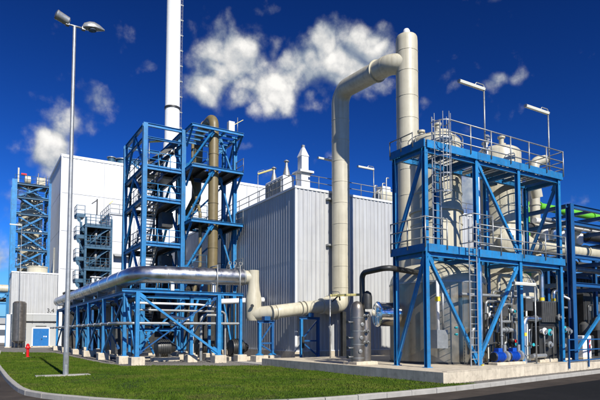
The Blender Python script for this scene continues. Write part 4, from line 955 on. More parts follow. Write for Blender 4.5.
# ================================================================== SCRUBBER PLATFORM FRAME AND VESSELS
FX = [15.92, 19.0, 21.9, 25.05]; FY, RY = 16.25, 18.1; ZM, ZT = 5.5, 9.86
def platform_frame():
    t = thing('blue_platform_frame', (FX[0], FY, PT), 'two tier bright blue platform frame in front of the cream vessels', 'platform')
    w = .185
    for x in FX: column(t, x, FY, PT, ZT - .3, w)
    column(t, FX[0], RY, PT, ZT - .3, w); column(t, FX[2], RY, PT, ZT - .3, .2)
    for x in (FX[1] - .55, FX[3]): column(t, x, RY, ZM, ZT - .3, .18)
    for z in (ZM, ZT):
        for a, b in zip(FX, FX[1:]):                       # fascia beams bay by bay
            MB().bar((a + (.0 if a == FX[0] else .012), FY - .13, z - .165), (b - (.012 if b != FX[3] else -.14), FY - .13, z - .165), .07, .33).build('edge_beam', 'blue', t)
        MB().bar((FX[0] - .15, FY - .165, z - .165), (FX[0] - .15, RY + .15, z - .165), .07, .33).build('edge_beam', 'blue', t)
        MB().bar((FX[3] + .175, FY - .165, z - .165), (FX[3] + .175, RY + .15, z - .165), .07, .33).build('edge_beam', 'blue', t)
        beam(t, (FX[0] - .1, RY + .12, z - .17), (FX[3] + .1, RY + .12, z - .17), .12, .28)
        for x in FX: beam(t, (x, FY - .09, z - .42), (x, RY + .1, z - .42), .14, .2)
        beam(t, (FX[0], FY, z - .42), (FX[3], FY, z - .42), .12, .18)
        n = 15
        for k in range(n):                                  # grating as bearing bars with gaps, so that light falls through
            xa = FX[0] - .1 + (FX[3] - FX[0] + .25) * k / n; xb = FX[0] - .1 + (FX[3] - FX[0] + .25) * (k + 1) / n - .015
            if z == ZT and k in (1,): continue
            g = MB(); y = FY - .08
            while y < RY + .05: g.box((xa, y, z - .016), (xb, y + .009, z)); y += .09
            for x in (xa, (xa + xb) / 2 - .01, xb - .02): g.box((x, FY - .08, z - .05), (x + .02, RY + .07, z - .017))
            g.build('grating_panel', 'grate', t)
        for k in range(7): MB().bar((FX[0] + .4 + k * 1.4, FY - .05, z - .18), (FX[0] + .4 + k * 1.4, RY + .05, z - .18), .08, .16).build('joist', 'teal_blue', t)
    # bracing
    brace(t, (FX[0], FY + .02, ZM - .45), (FX[0], RY - .02, PT + .2), .13); brace(t, (FX[0] + .05, FY - .02, ZM - .45), (FX[1] - .1, FY - .02, PT + .15), .13)
    brace(t, (FX[2], FY + .05, ZM - .45), (FX[1] + .1, FY + .12, PT + .2), .13)
    brace(t, (FX[0], FY + .02, ZT - .45), (FX[0], RY - .02, ZM + .1), .13); brace(t, (FX[1] + .08, FY - .02, ZT - .45), (FX[2] - .05, FY - .02, ZM + .05), .12)
    brace(t, (FX[3], FY + .02, ZT - .45), (FX[3], RY - .02, ZM + .1), .13)
    # rails: top tier
    railing(t, [(FX[0] + 1.25, FY - .19, ZT - .05), (FX[3] + .22, FY - .19, ZT - .05), (FX[3] + .22, RY + .1, ZT - .05)], 1.15, 'galv', 1.45, .028, rails=(1., .55, .22), toe=False)
    railing(t, [(FX[0] - .2, FY + .5, ZT - .05), (FX[0] - .2, RY + .1, ZT - .05)], .5, 'galv_dark', .8, .026, rails=(1.,), toe=False)
    # rails: middle tier
    railing(t, [(FX[0] - .2, RY + .1, ZM - .05), (FX[0] - .2, FY - .19, ZM - .05), (FX[0] + 1.05, FY - .19, ZM - .05)], 1.15, 'galv', 1.0, .028, rails=(1., .62, .25), toe=False)
    railing(t, [(FX[0] + 2.85, FY - .19, ZM - .05), (FX[3] + .22, FY - .19, ZM - .05), (FX[3] + .22, RY + .1, ZM - .05)], 1.15, 'galv', 1.45, .028, rails=(1., .55, .22), toe=False)
    # ladder to the top tier with cage, ladder from the ground to the middle tier
    ladder(t, (FX[0] + .78, FY + .10, 0), ZM, ZT + 1.15, (1, 0, 0), (0, -1, 0), 'galv', .48, cage=(ZM + 2.2, ZT + 1.2))
    ladder(t, (FX[0] + 2.40, FY - .36, 0), PT, ZM + 1.2, (1, 0, 0), (0, -1, 0), 'galv', .46)
    gate = MB()
    for x in (FX[0] + 1.75, FX[0] + 3.0):
        for y in (FY - .95, FY - .25): gate.tube((x, y, ZM + .1), (x, y, ZM + 1.3), .026, 6)
    for z in (ZM + .1, ZM + .7, ZM + 1.3):
        gate.tube((FX[0] + 1.75, FY - .95, z), (FX[0] + 3.0, FY - .95, z), .024, 6)
        for x in (FX[0] + 1.75, FX[0] + 3.0): gate.tube((x, FY - .95, z), (x, FY - .25, z), .024, 6)
    gate.build('ladder_guard', 'galv', t)
    MB().bar((FX[1] - .02, FY - .19, PT + .0), (FX[1] - .02, FY - .19, PT + .05), .1).build('shoe', 'yellow', t)
    b = MB()
    for k in range(16): b.box((FX[1] + .13, FY - .03, PT + .3 + k * .14), (FX[1] + .17, FY + .03, PT + .36 + k * .14))
    b.build('hazard_strip', 'yellow', t)
    for x, s in ((FX[0] + 3.7, 'l'), ): pass
    tube_lamp((19.62, FY - .05, ZT), 3.1, (-1, 0, 0), 1.6, 'tube lamp on the top tier above the first cream vessel', 'tube lamps on the platform frame')
    tube_lamp((24.35, FY - .05, ZT), 3.0, (-1, 0, 0), 1.75, 'tube lamp at the right end of the top tier', 'tube lamps on the platform frame')
platform_frame()

def vessel(x, y, R0, zb, zc, R1, zt, label, name='cream_vessel'):
    t = thing(name, (x, y, PT), label, 'vessel', 'cream process vessels')
    MB().lathe((x, y, PT - .01), [(R0 + .05, 0), (R0 + .05, .10)], n=48).build('base_ring', 'charcoal', t)
    s = MB().lathe((x, y, 0), [(R0, PT + .09), (R0, zb)], n=64).build('tank_shell', 'stainless', t)
    for k in range(9):
        a = 2 * math.pi * (k + .35) / 9; ca, sa = math.cos(a), math.sin(a)
        MB().bar((x + (R0 + .004) * ca, y + (R0 + .004) * sa, PT + .1), (x + (R0 + .004) * ca, y + (R0 + .004) * sa, zb), .05, .02, up=(ca, sa, 0)).build('seam', 'stainless', s)
    band(t, (x, y, (PT + zb) / 2), (0, 0, 1), R0, 'stainless', .05, 1.004)
    band(t, (x, y, zb), (0, 0, 1), R0, 'galv', .09, 1.012, 'rim')
    dp = [(R0, zb)] + [(R1 + (R0 - R1) * math.cos(q) ** 1.0, zb + (zc - zb) * math.sin(q)) for q in [R(90) * k / 9 for k in range(1, 10)]]
    MB().lathe((x, y, 0), dp, n=64).build('dome', 'cream_dome', t)
    MB().lathe((x, y, 0), [(R1, zc - .15), (R1, zt - .45)] + [(R1 * math.cos(q), zt - .45 + .45 * math.sin(q)) for q in [R(90) * k / 7 for k in range(1, 7)]] + [(.02, zt)], n=56).build('column_shell', 'cream', t)
    for z in [zc + .5 + k * 1.55 for k in range(int((zt - zc) / 1.6))]: band(t, (x, y, z), (0, 0, 1), R1, 'cream', .07, 1.025)
    flange(t, (x, y, zc + 2.7), (0, 0, 1), R1, 'cream', .12, 1.07)
    for a in (.3, 2.2, 4.1):
        q = MB().lathe((x + R1 * .55 * math.cos(a), y + R1 * .55 * math.sin(a), zt - .3), [(.13, 0), (.13, .55), (.2, .56), (.2, .66)], n=12).build('nozzle', 'cream', t)
    return t
v1 = vessel(19.85, 19.5, 2.35, 4.2, 5.15, 1.26, 11.85, 'first cream vessel on a stainless tank behind the left half of the platform frame')
v2 = vessel(24.6, 19.45, 1.9, 3.55, 5.0, 1.2, 12.1, 'second cream vessel with round manway, behind the right half of the platform frame')
# guard hoops round the head of the first vessel
b = MB()
for z in (11.15, 11.55):
    pr = [(19.85 + 1.35 * math.cos(a), 19.5 + 1.35 * math.sin(a), z) for a in [2 * math.pi * i / 28 for i in range(29)]]
    for a, c in zip(pr, pr[1:]): b.tube(a, c, .022, 5)
for i in range(8): q = 2 * math.pi * i / 8; b.tube((19.85 + 1.35 * math.cos(q), 19.5 + 1.35 * math.sin(q), 10.6), (19.85 + 1.35 * math.cos(q), 19.5 + 1.35 * math.sin(q), 11.6), .022, 5)
b.build('guard_hoops', 'galv', v1)
# manway and side cone of the second vessel; chrome manhole of the first tank
ax = Vector((-.50, -.86, 0)); c = Vector((24.6, 19.45, 6.65))
m = MB().lathe(c + ax * .9, [(.58, 0), (.58, .62), (.62, .62), (.62, .72), (.4, .80), (.02, .83)], ax, 32).build('manway', 'cream', v2)
MB().bar(c + ax * 1.76 + V(.0, 0, -.12), c + ax * 1.76 + V(0, 0, .2), .05).build('handle', 'charcoal', m)
MB().lathe((25.2, 19.1, 6.75), [(.80, 0), (.72, .5), (.40, 1.6), (.40, 1.7)], (1, 0, 0), 28).build('side_cone', 'cream', v2)
ax = Vector((-.97, .24, 0)); c = Vector((19.85, 19.5, 2.72)); 
m = MB().lathe(c + ax * 2.2, [(.58, 0), (.58, 1.05), (.61, 1.05), (.61, 1.12), (.56, 1.14), (.05, 1.15)], ax, 36).build('manhole', 'chrome', v1)
# small dosing hopper on the first tank wall
q = MB().box((17.1, 16.85, 1.15), (17.75, 17.3, 1.95)).build('junction_box', 'galv', v1)
MB().tube((17.3, 16.98, 1.95), (17.3, 16.98, 4.1), .07, 10).build('sight_tube', 'white', v1); MB().tube((17.6, 16.98, 1.95), (17.6, 16.98, 4.0), .05, 10).build('sight_tube', 'galv', v1)
MB().box((17.22, 16.9, 3.2), (17.38, 17.06, 3.4)).build('valve', 'yellow', v1)
for k in range(2): MB().lathe((18.35, 17.0, 1.75 + k * .3), [(.05, 0), (.05, .14)], (0, -1, 0), 8).build('tap', 'turquoise', v1)
MB().pipe([(19.85, 19.5, 11.4), (19.85, 19.5, 12.05), (20.4, 19.0, 12.05), (20.4, 19.0, 10.5)], .14, .3, 12).build('vent_pipe', 'cream', v1)

def top_ducts():
    t = thing('overhead_cream_duct', (22.6, 18.8, ZT), 'cream duct with flanges lying on the top tier by the second vessel', 'duct')
    MB().pipe([(22.1, 18.75, 9.9), (22.1, 18.75, 10.55), (23.9, 18.75, 10.75)], .30, .5, 20).build('bend', 'cream', t)
    MB().pipe([(25.3, 18.7, 10.7), (26.6, 18.7, 10.55), (26.9, 18.7, 9.4)], .30, .5, 20).build('bend', 'cream', t)
    MB().lathe((22.9, 18.7, 10.62), [(.05, 0), (.42, .08), (.42, 2.6), (.05, 2.7)], (1, 0, .02), 24).build('barrel', 'cream', t)
    for x in (23.6, 24.8, 25.5): flange(t, (x, 18.7, 10.64), (1, 0, .02), .42, 'cream', .09, 1.12)
    for x in (23.2, 25.0): MB().box((x - .1, 18.5, ZT - .3), (x + .1, 18.9, 10.3)).build('saddle', 'teal_blue', t)
    v = thing('gauge_valve', (20.3, 16.5, ZT), 'white valve with round gauge at the foot of the lamp on the top tier', 'valve')
    MB().lathe((19.95, 16.45, ZT), [(.12, 0), (.12, .35), (.2, .36), (.2, .44), (.09, .45), (.09, .75)], n=14).build('body', 'white_steel', v)
    MB().lathe((19.95, 16.38, ZT + .9), [(.15, 0), (.17, .03), (.15, .08)], (0, -1, 0), 16).build('gauge', 'galv', v)
    MB().lathe((21.2, 17.6, ZT), [(.3, 0), (.3, .3), (.12, .5), (.12, .8)], n=14).build('stub', 'cream', v)
    s = thing('silver_downpipe', (19.6, 16.9, PT), 'slim bright downpipe behind the second column of the platform frame', 'pipe')
    MB().pipe([(19.75, 16.75, PT), (19.75, 16.75, 9.4), (19.75, 17.6, 9.4)], .10, .3, 12).build('pipe_run', 'alu', s)
top_ducts()

def cream_side_pipes():
    t = thing('right_cream_header', (27, 19.1, 6.7), 'big cream header pipe leaving the second vessel through the dark blue frame', 'pipe')
    MB().tube((26.85, 19.1, 6.75), (41, 19.1, 6.75), .40, 26).build('pipe_run', 'cream', t)
    for x in (27.4, 29.6, 32, 35): flange(t, (x, 19.1, 6.75), (1, 0, 0), .40, 'cream', .1, 1.15)
    for x in (28.2, 33.0, 38.0): MB().hsec((x, 19.1, PT), (x, 19.1, 6.36), .2).build('support_post', 'deep_blue', t)
    t = thing('cream_riser', (27.9, 20.4, PT), 'plain cream riser seen between second vessel and dark blue frame', 'pipe')
    MB().pipe([(29.1, 20.4, PT), (29.1, 20.4, 12.3), (30.2, 20.4, 12.6)], .30, .6, 20).build('pipe_run', 'cream', t)
    for z in (4, 7, 9.6): flange(t, (29.1, 20.4, z), (0, 0, 1), .30, 'cream', .08, 1.15)
    t = thing('lime_pipe', (29.8, 21.5, PT), 'lime green pipe bending over and running through the top of the dark blue frame', 'pipe')
    MB().pipe([(29.75, 21.5, PT), (29.75, 21.5, 10.0), (42, 21.5, 10.0)], .24, .6, 16, 8).build('pipe_run', 'lime', t)
    for x in (31, 34, 37): flange(t, (x, 21.5, 10.0), (1, 0, 0), .24, 'lime', .07, 1.3)
    for x in (33, 38.5): MB().hsec((x, 21.5, PT), (x, 21.5, 9.76), .16).build('support_post', 'deep_blue', t)
    t = thing('louvred_steel_flue', (30.3, 21.0, PT), 'grey steel flue pair standing behind the right end of the platform frame', 'flue')
    for x, h in ((31.3, 12.0), (31.85, 12.4)):
        o = MB().tube((x, 22.3, PT), (x, 22.3, h), .22, 14).build('flue', 'galv_dark', t); MB().lathe((x, 22.3, h), [(.28, 0), (.28, .1), (.05, .3)], n=14).build('cowl', 'galv_dark', o)
cream_side_pipes()

# ------------------------------------------------------------------ dark blue frame at the right edge
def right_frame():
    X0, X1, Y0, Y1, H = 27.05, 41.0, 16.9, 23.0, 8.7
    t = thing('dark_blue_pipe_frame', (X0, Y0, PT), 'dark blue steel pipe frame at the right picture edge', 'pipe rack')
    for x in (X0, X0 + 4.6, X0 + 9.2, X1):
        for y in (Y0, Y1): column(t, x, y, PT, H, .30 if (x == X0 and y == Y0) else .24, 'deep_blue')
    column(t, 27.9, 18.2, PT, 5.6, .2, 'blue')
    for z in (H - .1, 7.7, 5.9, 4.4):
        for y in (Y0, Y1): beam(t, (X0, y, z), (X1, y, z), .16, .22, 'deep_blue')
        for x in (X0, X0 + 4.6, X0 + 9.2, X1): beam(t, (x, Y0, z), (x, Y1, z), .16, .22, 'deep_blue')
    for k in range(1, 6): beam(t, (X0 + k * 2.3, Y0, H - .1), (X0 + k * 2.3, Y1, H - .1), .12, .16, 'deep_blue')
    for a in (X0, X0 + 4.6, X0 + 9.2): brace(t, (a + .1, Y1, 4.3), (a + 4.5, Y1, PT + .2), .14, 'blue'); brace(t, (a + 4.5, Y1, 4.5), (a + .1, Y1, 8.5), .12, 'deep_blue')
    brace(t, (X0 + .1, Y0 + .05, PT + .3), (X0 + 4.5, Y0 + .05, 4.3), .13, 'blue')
    def run(y, z, r, m, l):
        o = thing('frame_pipe', (X0, y, z), l, 'pipe', 'pipes through the dark blue frame'); MB().tube((X0 - .6, y, z), (X1 + .5, y, z), r, 14).build('pipe_run', m, o)
        for x in (28.4, 30.9, 34.2, 37.5): flange(o, (x, y, z), (1, 0, 0), r, m, .08, 1.3)
    run(18.0, 8.0, .12, 'galv', 'thin galvanised pipe on the upper shelf of the dark blue frame')
    run(18.6, 8.05, .16, 'white', 'white pipe beside the galvanised pipe in the dark blue frame')
    run(20.2, 8.1, .22, 'charcoal', 'black pipe on the upper shelf of the dark blue frame')
    run(17.6, 5.35, .14, 'galv_dark', 'grey pipe below the cream header in the dark blue frame')
    run(21.2, 6.35, .25, 'dark_grey', 'dark lagged pipe at the back of the dark blue frame')
    v = thing('white_valve_group', (28.6, 18.2, 7), 'white upright valve bodies above the cream header', 'valve')
    for k in range(5):
        x = 27.7 + k * .85
        o = MB().lathe((x, 18.9, 7.1), [(.16, 0), (.24, .1), (.24, .65), (.12, .75), (.12, .95)], n=14).build('valve_body', 'white' if k % 2 == 0 else 'alu', v)
        MB().lathe((x, 18.9, 8.02), [(.22, 0), (.22, .05)], n=14).build('handwheel', 'charcoal', o)
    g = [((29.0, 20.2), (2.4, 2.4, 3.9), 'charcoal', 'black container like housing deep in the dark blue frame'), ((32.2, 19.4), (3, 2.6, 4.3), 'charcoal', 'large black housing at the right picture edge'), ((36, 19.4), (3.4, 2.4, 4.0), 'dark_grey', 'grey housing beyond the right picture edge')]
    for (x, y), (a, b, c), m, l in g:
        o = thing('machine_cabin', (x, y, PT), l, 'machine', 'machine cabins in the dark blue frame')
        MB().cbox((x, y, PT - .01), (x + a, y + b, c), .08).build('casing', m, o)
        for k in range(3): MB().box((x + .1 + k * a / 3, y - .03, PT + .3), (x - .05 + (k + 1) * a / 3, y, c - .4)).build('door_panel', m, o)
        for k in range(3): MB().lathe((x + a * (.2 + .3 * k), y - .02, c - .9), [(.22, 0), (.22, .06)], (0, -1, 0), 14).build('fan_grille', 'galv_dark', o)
right_frame()

# ------------------------------------------------------------------ equipment on the plinth
def pump(x, y, label):
    t = thing('blue_pump', (x, y, PT), label, 'pump', 'blue pumps on the plinth'); z = PT + .36
    MB().cbox((x - .5, y - .24, PT - .01), (x + .5, y + .24, PT + .12)).build('base', 'concrete', t)
    m = MB().lathe((x - .42, y, z), [(.12, 0), (.22, .03), (.23, .1), (.23, .5), (.19, .54), (.19, .62)], (1, 0, 0), 20).build('motor', 'pump_blue', t)
    for k in range(7): band(m, (x - .34 + k * .065, y, z), (1, 0, 0), .235, 'pump_blue', .018, 1.07, 'fin')
    MB().lathe((x - .46, y, z), [(.19, 0), (.21, .07)], (1, 0, 0), 18).build('fan_cover', 'black', t)
    MB().box((x - .25, y - .12, z + .2), (x + .02, y + .12, z + .38)).build('terminal_box', 'pump_blue', t)
    MB().lathe((x + .2, y, z), [(.12, 0), (.26, .06), (.26, .2), (.13, .26), (.13, .34)], (1, 0, 0), 20).build('volute', 'galv', t)
    MB().tube((x + .30, y, z + .2), (x + .30, y, z + .52), .085, 12).build('outlet', 'galv', t)
    for s in (-.25, .3): MB().box((x + s - .05, y - .18, PT + .12), (x + s + .05, y + .18, z - .12)).build('foot', 'black', t)
pump(20.15, 16.05, 'blue electric pump nearer the hazard striped column'); pump(21.25, 16.15, 'blue electric pump nearer the silver bent pipe')

def process_piping():
    def run(pts, r, m, label, bend=.22, fl=()):
        o = thing('process_pipe', pts[0], label, 'pipe', 'pipes in front of the vessels'); MB().pipe(pts, r, bend, 14, 7).build('pipe_run', m, o)
        for p, a in fl: flange(o, p, a, r, 'galv', .06, 1.4)
        return o
    o = run([(22.45, 16.5, PT), (22.45, 16.5, 2.5), (23.9, 16.6, 2.5)], .13, 'alu', 'bright silver bent pipe behind the slim lamp post', .3, [((22.45, 16.5, 1.2), (0, 0, 1)), ((22.45, 16.5, .75), (0, 0, 1)), ((23.4, 16.56, 2.5), (1, 0, 0))])
    band(o, (22.45, 16.5, 1.75), (0, 0, 1), .13, 'yellow', .16, 1.03, 'marking_band')
    o = run([(24.25, 16.75, 3.3), (24.25, 16.75, 5.0), (22.7, 16.9, 4.95), (22.7, 17.1, 3.2)], .12, 'alu', 'bright pipe arching up under the middle tier to the heat exchanger', .3)
    band(o, (24.25, 16.75, 3.5), (0, 0, 1), .12, 'yellow', .16, 1.03, 'marking_band')
    o = run([(25.2, 16.75, 3.3), (25.2, 16.75, 3.95), (26.0, 16.8, 3.95)], .09, 'alu', 'short bright elbow on top of the heat exchanger', .2)
    band(o, (25.2, 16.75, 3.5), (0, 0, 1), .09, 'yellow', .14, 1.03, 'marking_band')
    run([(18.6, 16.85, 3.55), (21.6, 16.75, 3.55), (23.6, 16.75, 3.55)], .07, 'galv', 'thin level pipe crossing in front of both vessels', .2, [((20.4, 16.8, 3.55), (1, 0, 0)), ((22.0, 16.75, 3.55), (1, 0, 0))])
    run([(20.9, 16.55, PT), (20.9, 16.55, 3.0), (21.5, 16.7, 3.2)], .06, 'galv', 'slim upright pipe between the two blue pumps', .15, [((20.9, 16.55, 1.7), (0, 0, 1))])
    run([(20.95, 16.7, 1.95), (22.0, 16.7, 1.95), (22.0, 16.7, 1.0)], .11, 'galv', 'stubby galvanised bend above the second blue pump', .2, [((21.5, 16.7, 1.95), (1, 0, 0)), ((21.3, 16.7, 1.95), (1, 0, 0))])
    run([(22.6, 16.2, .72), (23.9, 16.4, .72)], .10, 'galv', 'short low pipe running into the heat exchanger foot', .2, [((22.9, 16.25, .72), (1, .15, 0))])
    run([(21.6, 17.2, PT), (21.6, 17.2, 4.6), (23.5, 17.3, 4.6)], .09, 'cream', 'cream pipe rising between the two tanks', .25)
    run([(26.3, 17.0, PT), (26.3, 17.0, 5.0)], .10, 'charcoal', 'black riser right of the heat exchanger', .2, [((26.3, 17, 2.6), (0, 0, 1)), ((26.3, 17, 3.8), (0, 0, 1))])
    run([(26.7, 17.4, PT), (26.7, 17.4, 4.9)], .12, 'galv', 'galvanised riser next to the dark blue frame corner', .2, [((26.7, 17.4, 3.4), (0, 0, 1))])
    run([(25.6, 16.9, 3.9), (27.0, 17.0, 3.6), (27.0, 17.0, 2.6)], .06, 'white', 'thin white pipe hooking down by the dark blue frame corner', .2)
    hx = thing('plate_heat_exchanger', (24.6, 16.55, PT), 'dark grey plate heat exchanger stack with flanged ports behind the blue guardrail', 'heat exchanger')
    MB().cbox((23.55, 16.45, PT - .01), (26.15, 17.15, PT + .15)).build('skid', 'concrete', hx)
    MB().cbox((23.6, 16.5, PT + .15), (26.1, 17.1, 2.15), .04).build('lower_block', 'charcoal', hx)
    up = MB().cbox((23.8, 16.45, 2.35), (25.6, 17.05, 3.38), .03).build('upper_block', 'dark_grey', hx)
    for k in range(11): MB().box((23.86 + k * .16, 16.43, 2.4), (23.94 + k * .16, 16.45, 3.32)).build('plate', 'dark_grey', up)
    MB().box((23.7, 16.55, 2.13), (25.9, 17.0, 2.36)).build('frame_bar', 'black', hx)
    for k in range(4): MB().tube((23.55, 16.56 + k * .16, 1.2), (26.15, 16.56 + k * .16, 1.2), .02, 6).build('tie_rod', 'galv', hx)
    for x, z, m in ((24.15, 1.85, 'turquoise'), (25.35, 2.0, 'turquoise'), (24.15, 1.25, 'galv'), (25.0, 2.6, 'galv'), (25.75, 1.9, 'galv_dark'), (23.75, 1.9, 'white'), (25.2, 1.2, 'galv')):
        q = MB().lathe((x, 16.5, z), [(.10, 0), (.10, .16), (.17, .17), (.17, .23), (.06, .24), (.06, .30)], (0, -1, 0), 14).build('port', m, hx)
        MB().lathe((x, 16.2, z), [(.09, 0), (.09, .03)], (0, -1, 0), 12).build('wheel', 'galv', q)
    for x in (23.9, 24.6, 25.3, 25.9): MB().tube((x, 16.42, PT + .15), (x, 16.42, 2.1), .03, 6).build('stay', 'galv_dark', hx)
    k = thing('valve_manifold', (20.6, 16.9, PT), 'tangled grey valve manifold between the blue pumps and the heat exchanger', 'valve manifold')
    MB().cbox((19.5, 16.55, PT - .01), (23.3, 17.1, PT + .07), .02).build('skid', 'galv_dark', k)
    rr = random.Random(5)
    for i in range(24):
        x = rr.uniform(19.55, 23.2); y = rr.uniform(16.62, 17.0); h = rr.uniform(.9, 3.9); L = rr.uniform(.4, 1.6) * rr.choice((-1, 1)); x2 = min(23.3, max(19.4, x + L)); r = rr.choice((.03, .04, .05, .07))
        m = rr.choice(('galv', 'galv_dark', 'charcoal', 'dark_grey', 'tube_white', 'alu'))
        p = MB().pipe([(x, y, PT), (x, y, h), (x2, y, h), (x2, y + .05, max(PT + .1, h - rr.uniform(.3, 1.2)))], r, r * 2.5, 10, 4).build('pipe', m, k)
        if i % 2 == 0:
            z = rr.uniform(.8, h - .1); MB().lathe((x, y, z - .08), [(r * 1.8, 0), (r * 2.3, .05), (r * 2.3, .15), (r * 1.8, .2)], n=10).build('valve_body', rr.choice(('galv', 'charcoal', 'white', 'dark_grey')), p)
            MB().lathe((x, y - .06, z), [(.02, 0), (.02, .14), (.08, .14), (.08, .17)], (0, -1, 0), 10).build('handwheel', rr.choice(('red', 'charcoal', 'turquoise', 'galv')), p)
    for x0, z0, a, c in ((19.9, 1.3, .5, .7), (22.8, 2.9, .55, .6), (21.1, 2.6, .4, .5)): MB().box((x0, 16.62, z0), (x0 + a, 16.82, z0 + c)).build('junction_box', 'dark_grey', k)
    k = thing('dark_pump_skid', (26.6, 17.6, PT), 'dark pump skid with pipes and gauges behind the blue guardrail', 'machine')
    MB().cbox((26.3, 17.3, PT - .01), (33.0, 18.4, PT + .12), .02).build('skid', 'dark_grey', k)
    for i in range(5):
        x = 26.9 + i * 1.25 + (1.2 if i > 0 else 0)
        MB().cbox((x - .45, 17.4, PT + .12), (x + .45, 18.3, 1.4 + .3 * (i % 3)), .05).build('casing', 'charcoal', k)
        MB().lathe((x, 17.7, 1.4 + .3 * (i % 3)), [(.25, 0), (.25, .6), (.1, .75)], n=16).build('accumulator', 'dark_grey', k)
        MB().pipe([(x + .3, 17.6, 1.3), (x + .3, 17.6, 3.2 + .2 * i), (x + .9, 17.7, 3.2 + .2 * i)], .06, .15, 10, 4).build('pipe', ('galv', 'charcoal', 'white')[i % 3], k)
        MB().lathe((x, 17.38, 1.05), [(.09, 0), (.09, .05)], (0, -1, 0), 12).build('gauge', 'white', k)
    b = thing('dark_filter_unit', (15.1, 19.6, PT), 'tall dark filter unit with black pipe left of the first stainless tank', 'filter unit')
    MB().cbox((14.55, 19.2, PT - .01), (15.75, 20.2, PT + .14)).build('base', 'concrete', b)
    cs = MB().lathe((14.86, 19.55, PT + .14), [(.30, 0), (.30, 2.35), (.26, 2.55), (.15, 2.68), (.02, 2.72)], n=26).build('drum', 'silo', b)
    for z in (.7, 1.3, 1.9, 2.5): band(cs, (14.86, 19.55, z), (0, 0, 1), .30, 'galv_dark', .05, 1.03)
    for q in range(3): MB().lathe((14.80 + .06 * q, 19.26, 1.0 + q * .6), [(.09, 0), (.09, .05), (.05, .06)], (-.2, -1, 0), 14).build('hatch', 'galv_dark', cs)
    MB().lathe((15.42, 19.7, PT + .14), [(.27, 0), (.27, 2.1), (.22, 2.25)], n=20).build('drum', 'silo', b)
    for z in (.9, 1.7, 2.5): MB().bar((14.86, 19.5, z), (15.42, 19.65, z), .14).build('link', 'black', b)
    MB().pipe([(15.12, 19.5, 2.2), (15.12, 19.5, 4.55), (15.12, 17.75, 4.62), (17.8, 18.6, 4.62)], .125, .30, 18, 8).build('black_pipe', 'charcoal', b)
    MB().lathe((15.25, 19.3, 2.9), [(.22, 0), (.22, .55), (.18, .72), (.05, .82)], n=20).build('cap_vessel', 'charcoal', b)
    for z in (.75, 1.15, 1.6, 2.3):
        q = MB().tube((14.6, 19.5, z), (14.25, 19.45, z), .035, 8).build('stub_pipe', 'galv_dark', b); MB().lathe((14.27, 19.45, z), [(.08, 0), (.08, .04)], (-1, -.1, 0), 10).build('valve_cap', 'charcoal', q)
    for z in (1.4, 1.9, 2.6):
        for x in (15.1, 15.3): MB().lathe((x, 19.42, z), [(.07, 0), (.07, .12), (.03, .13), (.03, .2)], (0, -1, 0), 10).build('valve', 'galv_dark', b)
    tube_lamp((22.3, 15.75, PT), 3.7, (-1, 0, 0), 1.5, 'slim tube lamp post standing on the plinth in front of the second vessel', 'tube lamps on the plinth')
    c = thing('control_cabinet', (28.4, 17.1, PT), 'white control cabinet with red and white warning stripes behind the blue guardrail', 'cabinet')
    MB().cbox((28.0, 16.98, PT - .01), (28.85, 17.45, PT + .12)).build('plinth', 'concrete', c)
    MB().cbox((28.03, 17.0, PT + .12), (28.82, 17.42, 1.68), .03).build('casing', 'white', c)
    for xa, xb in ((28.06, 28.42), (28.44, 28.79)): d = MB().box((xa, 16.985, PT + .18), (xb, 17.0, 1.62)).build('door', 'white', c)
    MB().box((28.62, 16.94, .95), (28.66, 16.985, 1.1)).build('handle', 'black', c)
    for k, z in enumerate((.72, .98, 1.24)):
        MB().add([(28.47, 16.975, z), (28.60, 16.975, z), (28.76, 16.975, z + .22), (28.63, 16.975, z + .22), (28.47, 16.982, z), (28.60, 16.982, z), (28.76, 16.982, z + .22), (28.63, 16.982, z + .22)], [(0, 1, 2, 3), (7, 6, 5, 4), (0, 4, 5, 1), (1, 5, 6, 2), (2, 6, 7, 3), (3, 7, 4, 0)]).build('warning_stripe', 'red', c)
    r = thing('blue_guardrail', (24.1, 15.4, 0), 'dark blue guardrail fixed to the front edge of the plinth at right', 'railing')
    pts = [V(24.3, 15.43, 0), V(26.55, 15.82, 0), V(28.8, 16.22, 0), V(31.1, 16.62, 0), V(33.4, 17.03, 0)]
    for p in pts: MB().bar(p + V(0, 0, .12), p + V(0, 0, 1.52), .07).build('post', 'deep_blue', r)
    for z in (1.5, 1.0, .48):
        for a, d in zip(pts, pts[1:]): MB().bar(a + V(0, 0, z), d + V(0, 0, z), .055).build('rail', 'deep_blue', r)
process_piping()

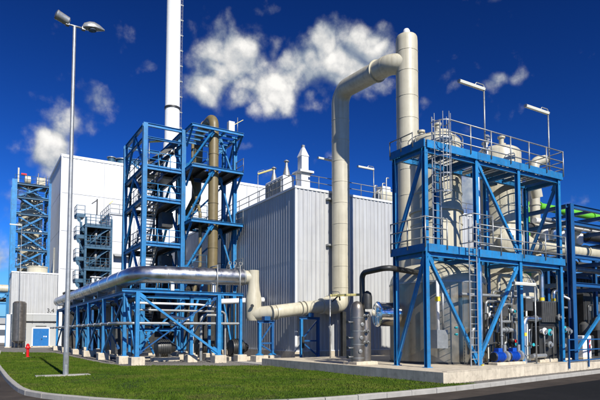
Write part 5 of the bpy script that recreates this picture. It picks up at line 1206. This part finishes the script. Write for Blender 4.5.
# ------------------------------------------------------------------ lamp mast and hydrant on the lawn
def lamp_mast():
    x, y, H = 3.43, 24.81, 15.3
    t = thing('lamp_mast', (x, y, 0), 'tall grey lamp mast with two floodlights standing on the lawn', 'street lamp')
    MB().cbox((x - 1.15, y - .30, -.1), (x + .95, y + .30, .055), .015).build('foundation', 'kerb_stone', t)
    MB().lathe((x, y, .04), [(.115, 0), (.115, .9), (.108, 1.0), (.068, H - .05)], n=20).build('pole', 'galv', t)
    MB().box((x - .05, y - .125, .5), (x + .05, y - .10, 1.0)).build('access_door', 'galv_dark', t)
    for z in (3.4, 6.2, 9.0, 11.8): band(t, (x, y, z), (0, 0, 1), .105 - z * .0026, 'galv', .03, 1.06)
    MB().tube((x - .50, y, H), (x + .50, y, H), .04, 10).build('crossbar', 'galv', t)
    # left floodlight: barrel housing looking down to the left;  right: hood seen with its glass
    # left: barrel housing;  right: pointed hood with its glass
    d = V(-1, -.12, .30).normalized(); c = V(x - .20, y, H + .10)
    o = MB().lathe(c, [(.10, 0), (.19, .06), (.205, .50), (.215, .52), (.215, .58)], d, 24).build('floodlight', 'galv', t)
    MB().lathe(c + d * .575, [(.19, 0), (.20, .02), (.10, .05), (.0, .06)], d, 24).build('glass', 'glass_dark', o)
    MB().box((x - .36, y - .10, H - .06), (x - .22, y + .10, H + .07)).build('bracket', 'galv_dark', o)
    d = V(1, -.10, .12).normalized(); c = V(x + .34, y, H + .03); sd = d.cross(V(0, 0, 1)).normalized(); u = sd.cross(d)
    prof = [(.0, .11, .10), (.08, .17, .22), (.30, .22, .30), (.50, .22, .30), (.72, .13, .20), (.92, .015, .03)]; n = 16; vs = []
    for l, wd, hh in prof: vs += [c + d * l + sd * (wd * math.cos(q)) + u * ((hh if math.sin(q) > 0 else .05) * math.sin(q)) for q in [2 * math.pi * a / n for a in range(n)]]
    b = MB(); b.add(vs, [(p * n + a, p * n + (a + 1) % n, (p + 1) * n + (a + 1) % n, (p + 1) * n + a) for p in range(len(prof) - 1) for a in range(n)], True); b.add(vs[:n], [tuple(range(n))]); b.add(vs[-n:], [tuple(range(n))])
    o = b.build('floodlight', 'galv', t)
    MB().lathe(c + d * .40 - u * .06, [(.17, 0), (.17, .03)], -u, 18).build('glass', 'glass_dark', o)
    MB().box((x + .30, y - .08, H - .08), (x + .44, y + .08, H + .06)).build('bracket', 'galv_dark', o)
lamp_mast()
def hydrant():
    x, y = 3.58, 45.24
    t = thing('fire_hydrant', (x, y, 0), 'red pillar fire hydrant standing at the edge of the lawn', 'hydrant')
    MB().lathe((x, y, -.1), [(.16, 0), (.16, .14), (.10, .17), (.10, .72), (.135, .74), (.135, .92), (.10, .98)], n=18).build('pillar', 'red', t)
    MB().lathe((x, y, .86), [(.12, 0), (.13, .06), (.07, .14), (.03, .18)], n=18).build('cap', 'red', t)
    for d in ((-1, -.2, 0), (1, .2, 0), (0, -1, 0)):
        q = MB().lathe((x, y, .72), [(.05, .08), (.05, .13), (.06, .13), (.06, .17), (.03, .18)], d, 12).build('outlet', 'red', t)
    MB().lathe((x - .2, y - .05, .32), [(.03, 0), (.03, .1)], (-1, 0, 0), 8).build('drain_plug', 'white', t)
    MB().cbox((x - .3, y - .3, -.1), (x + .3, y + .3, .02), .01).build('base_slab', 'kerb_stone', t)
hydrant()

for o in bpy.data.objects:
    if '_o' in o: del o['_o']
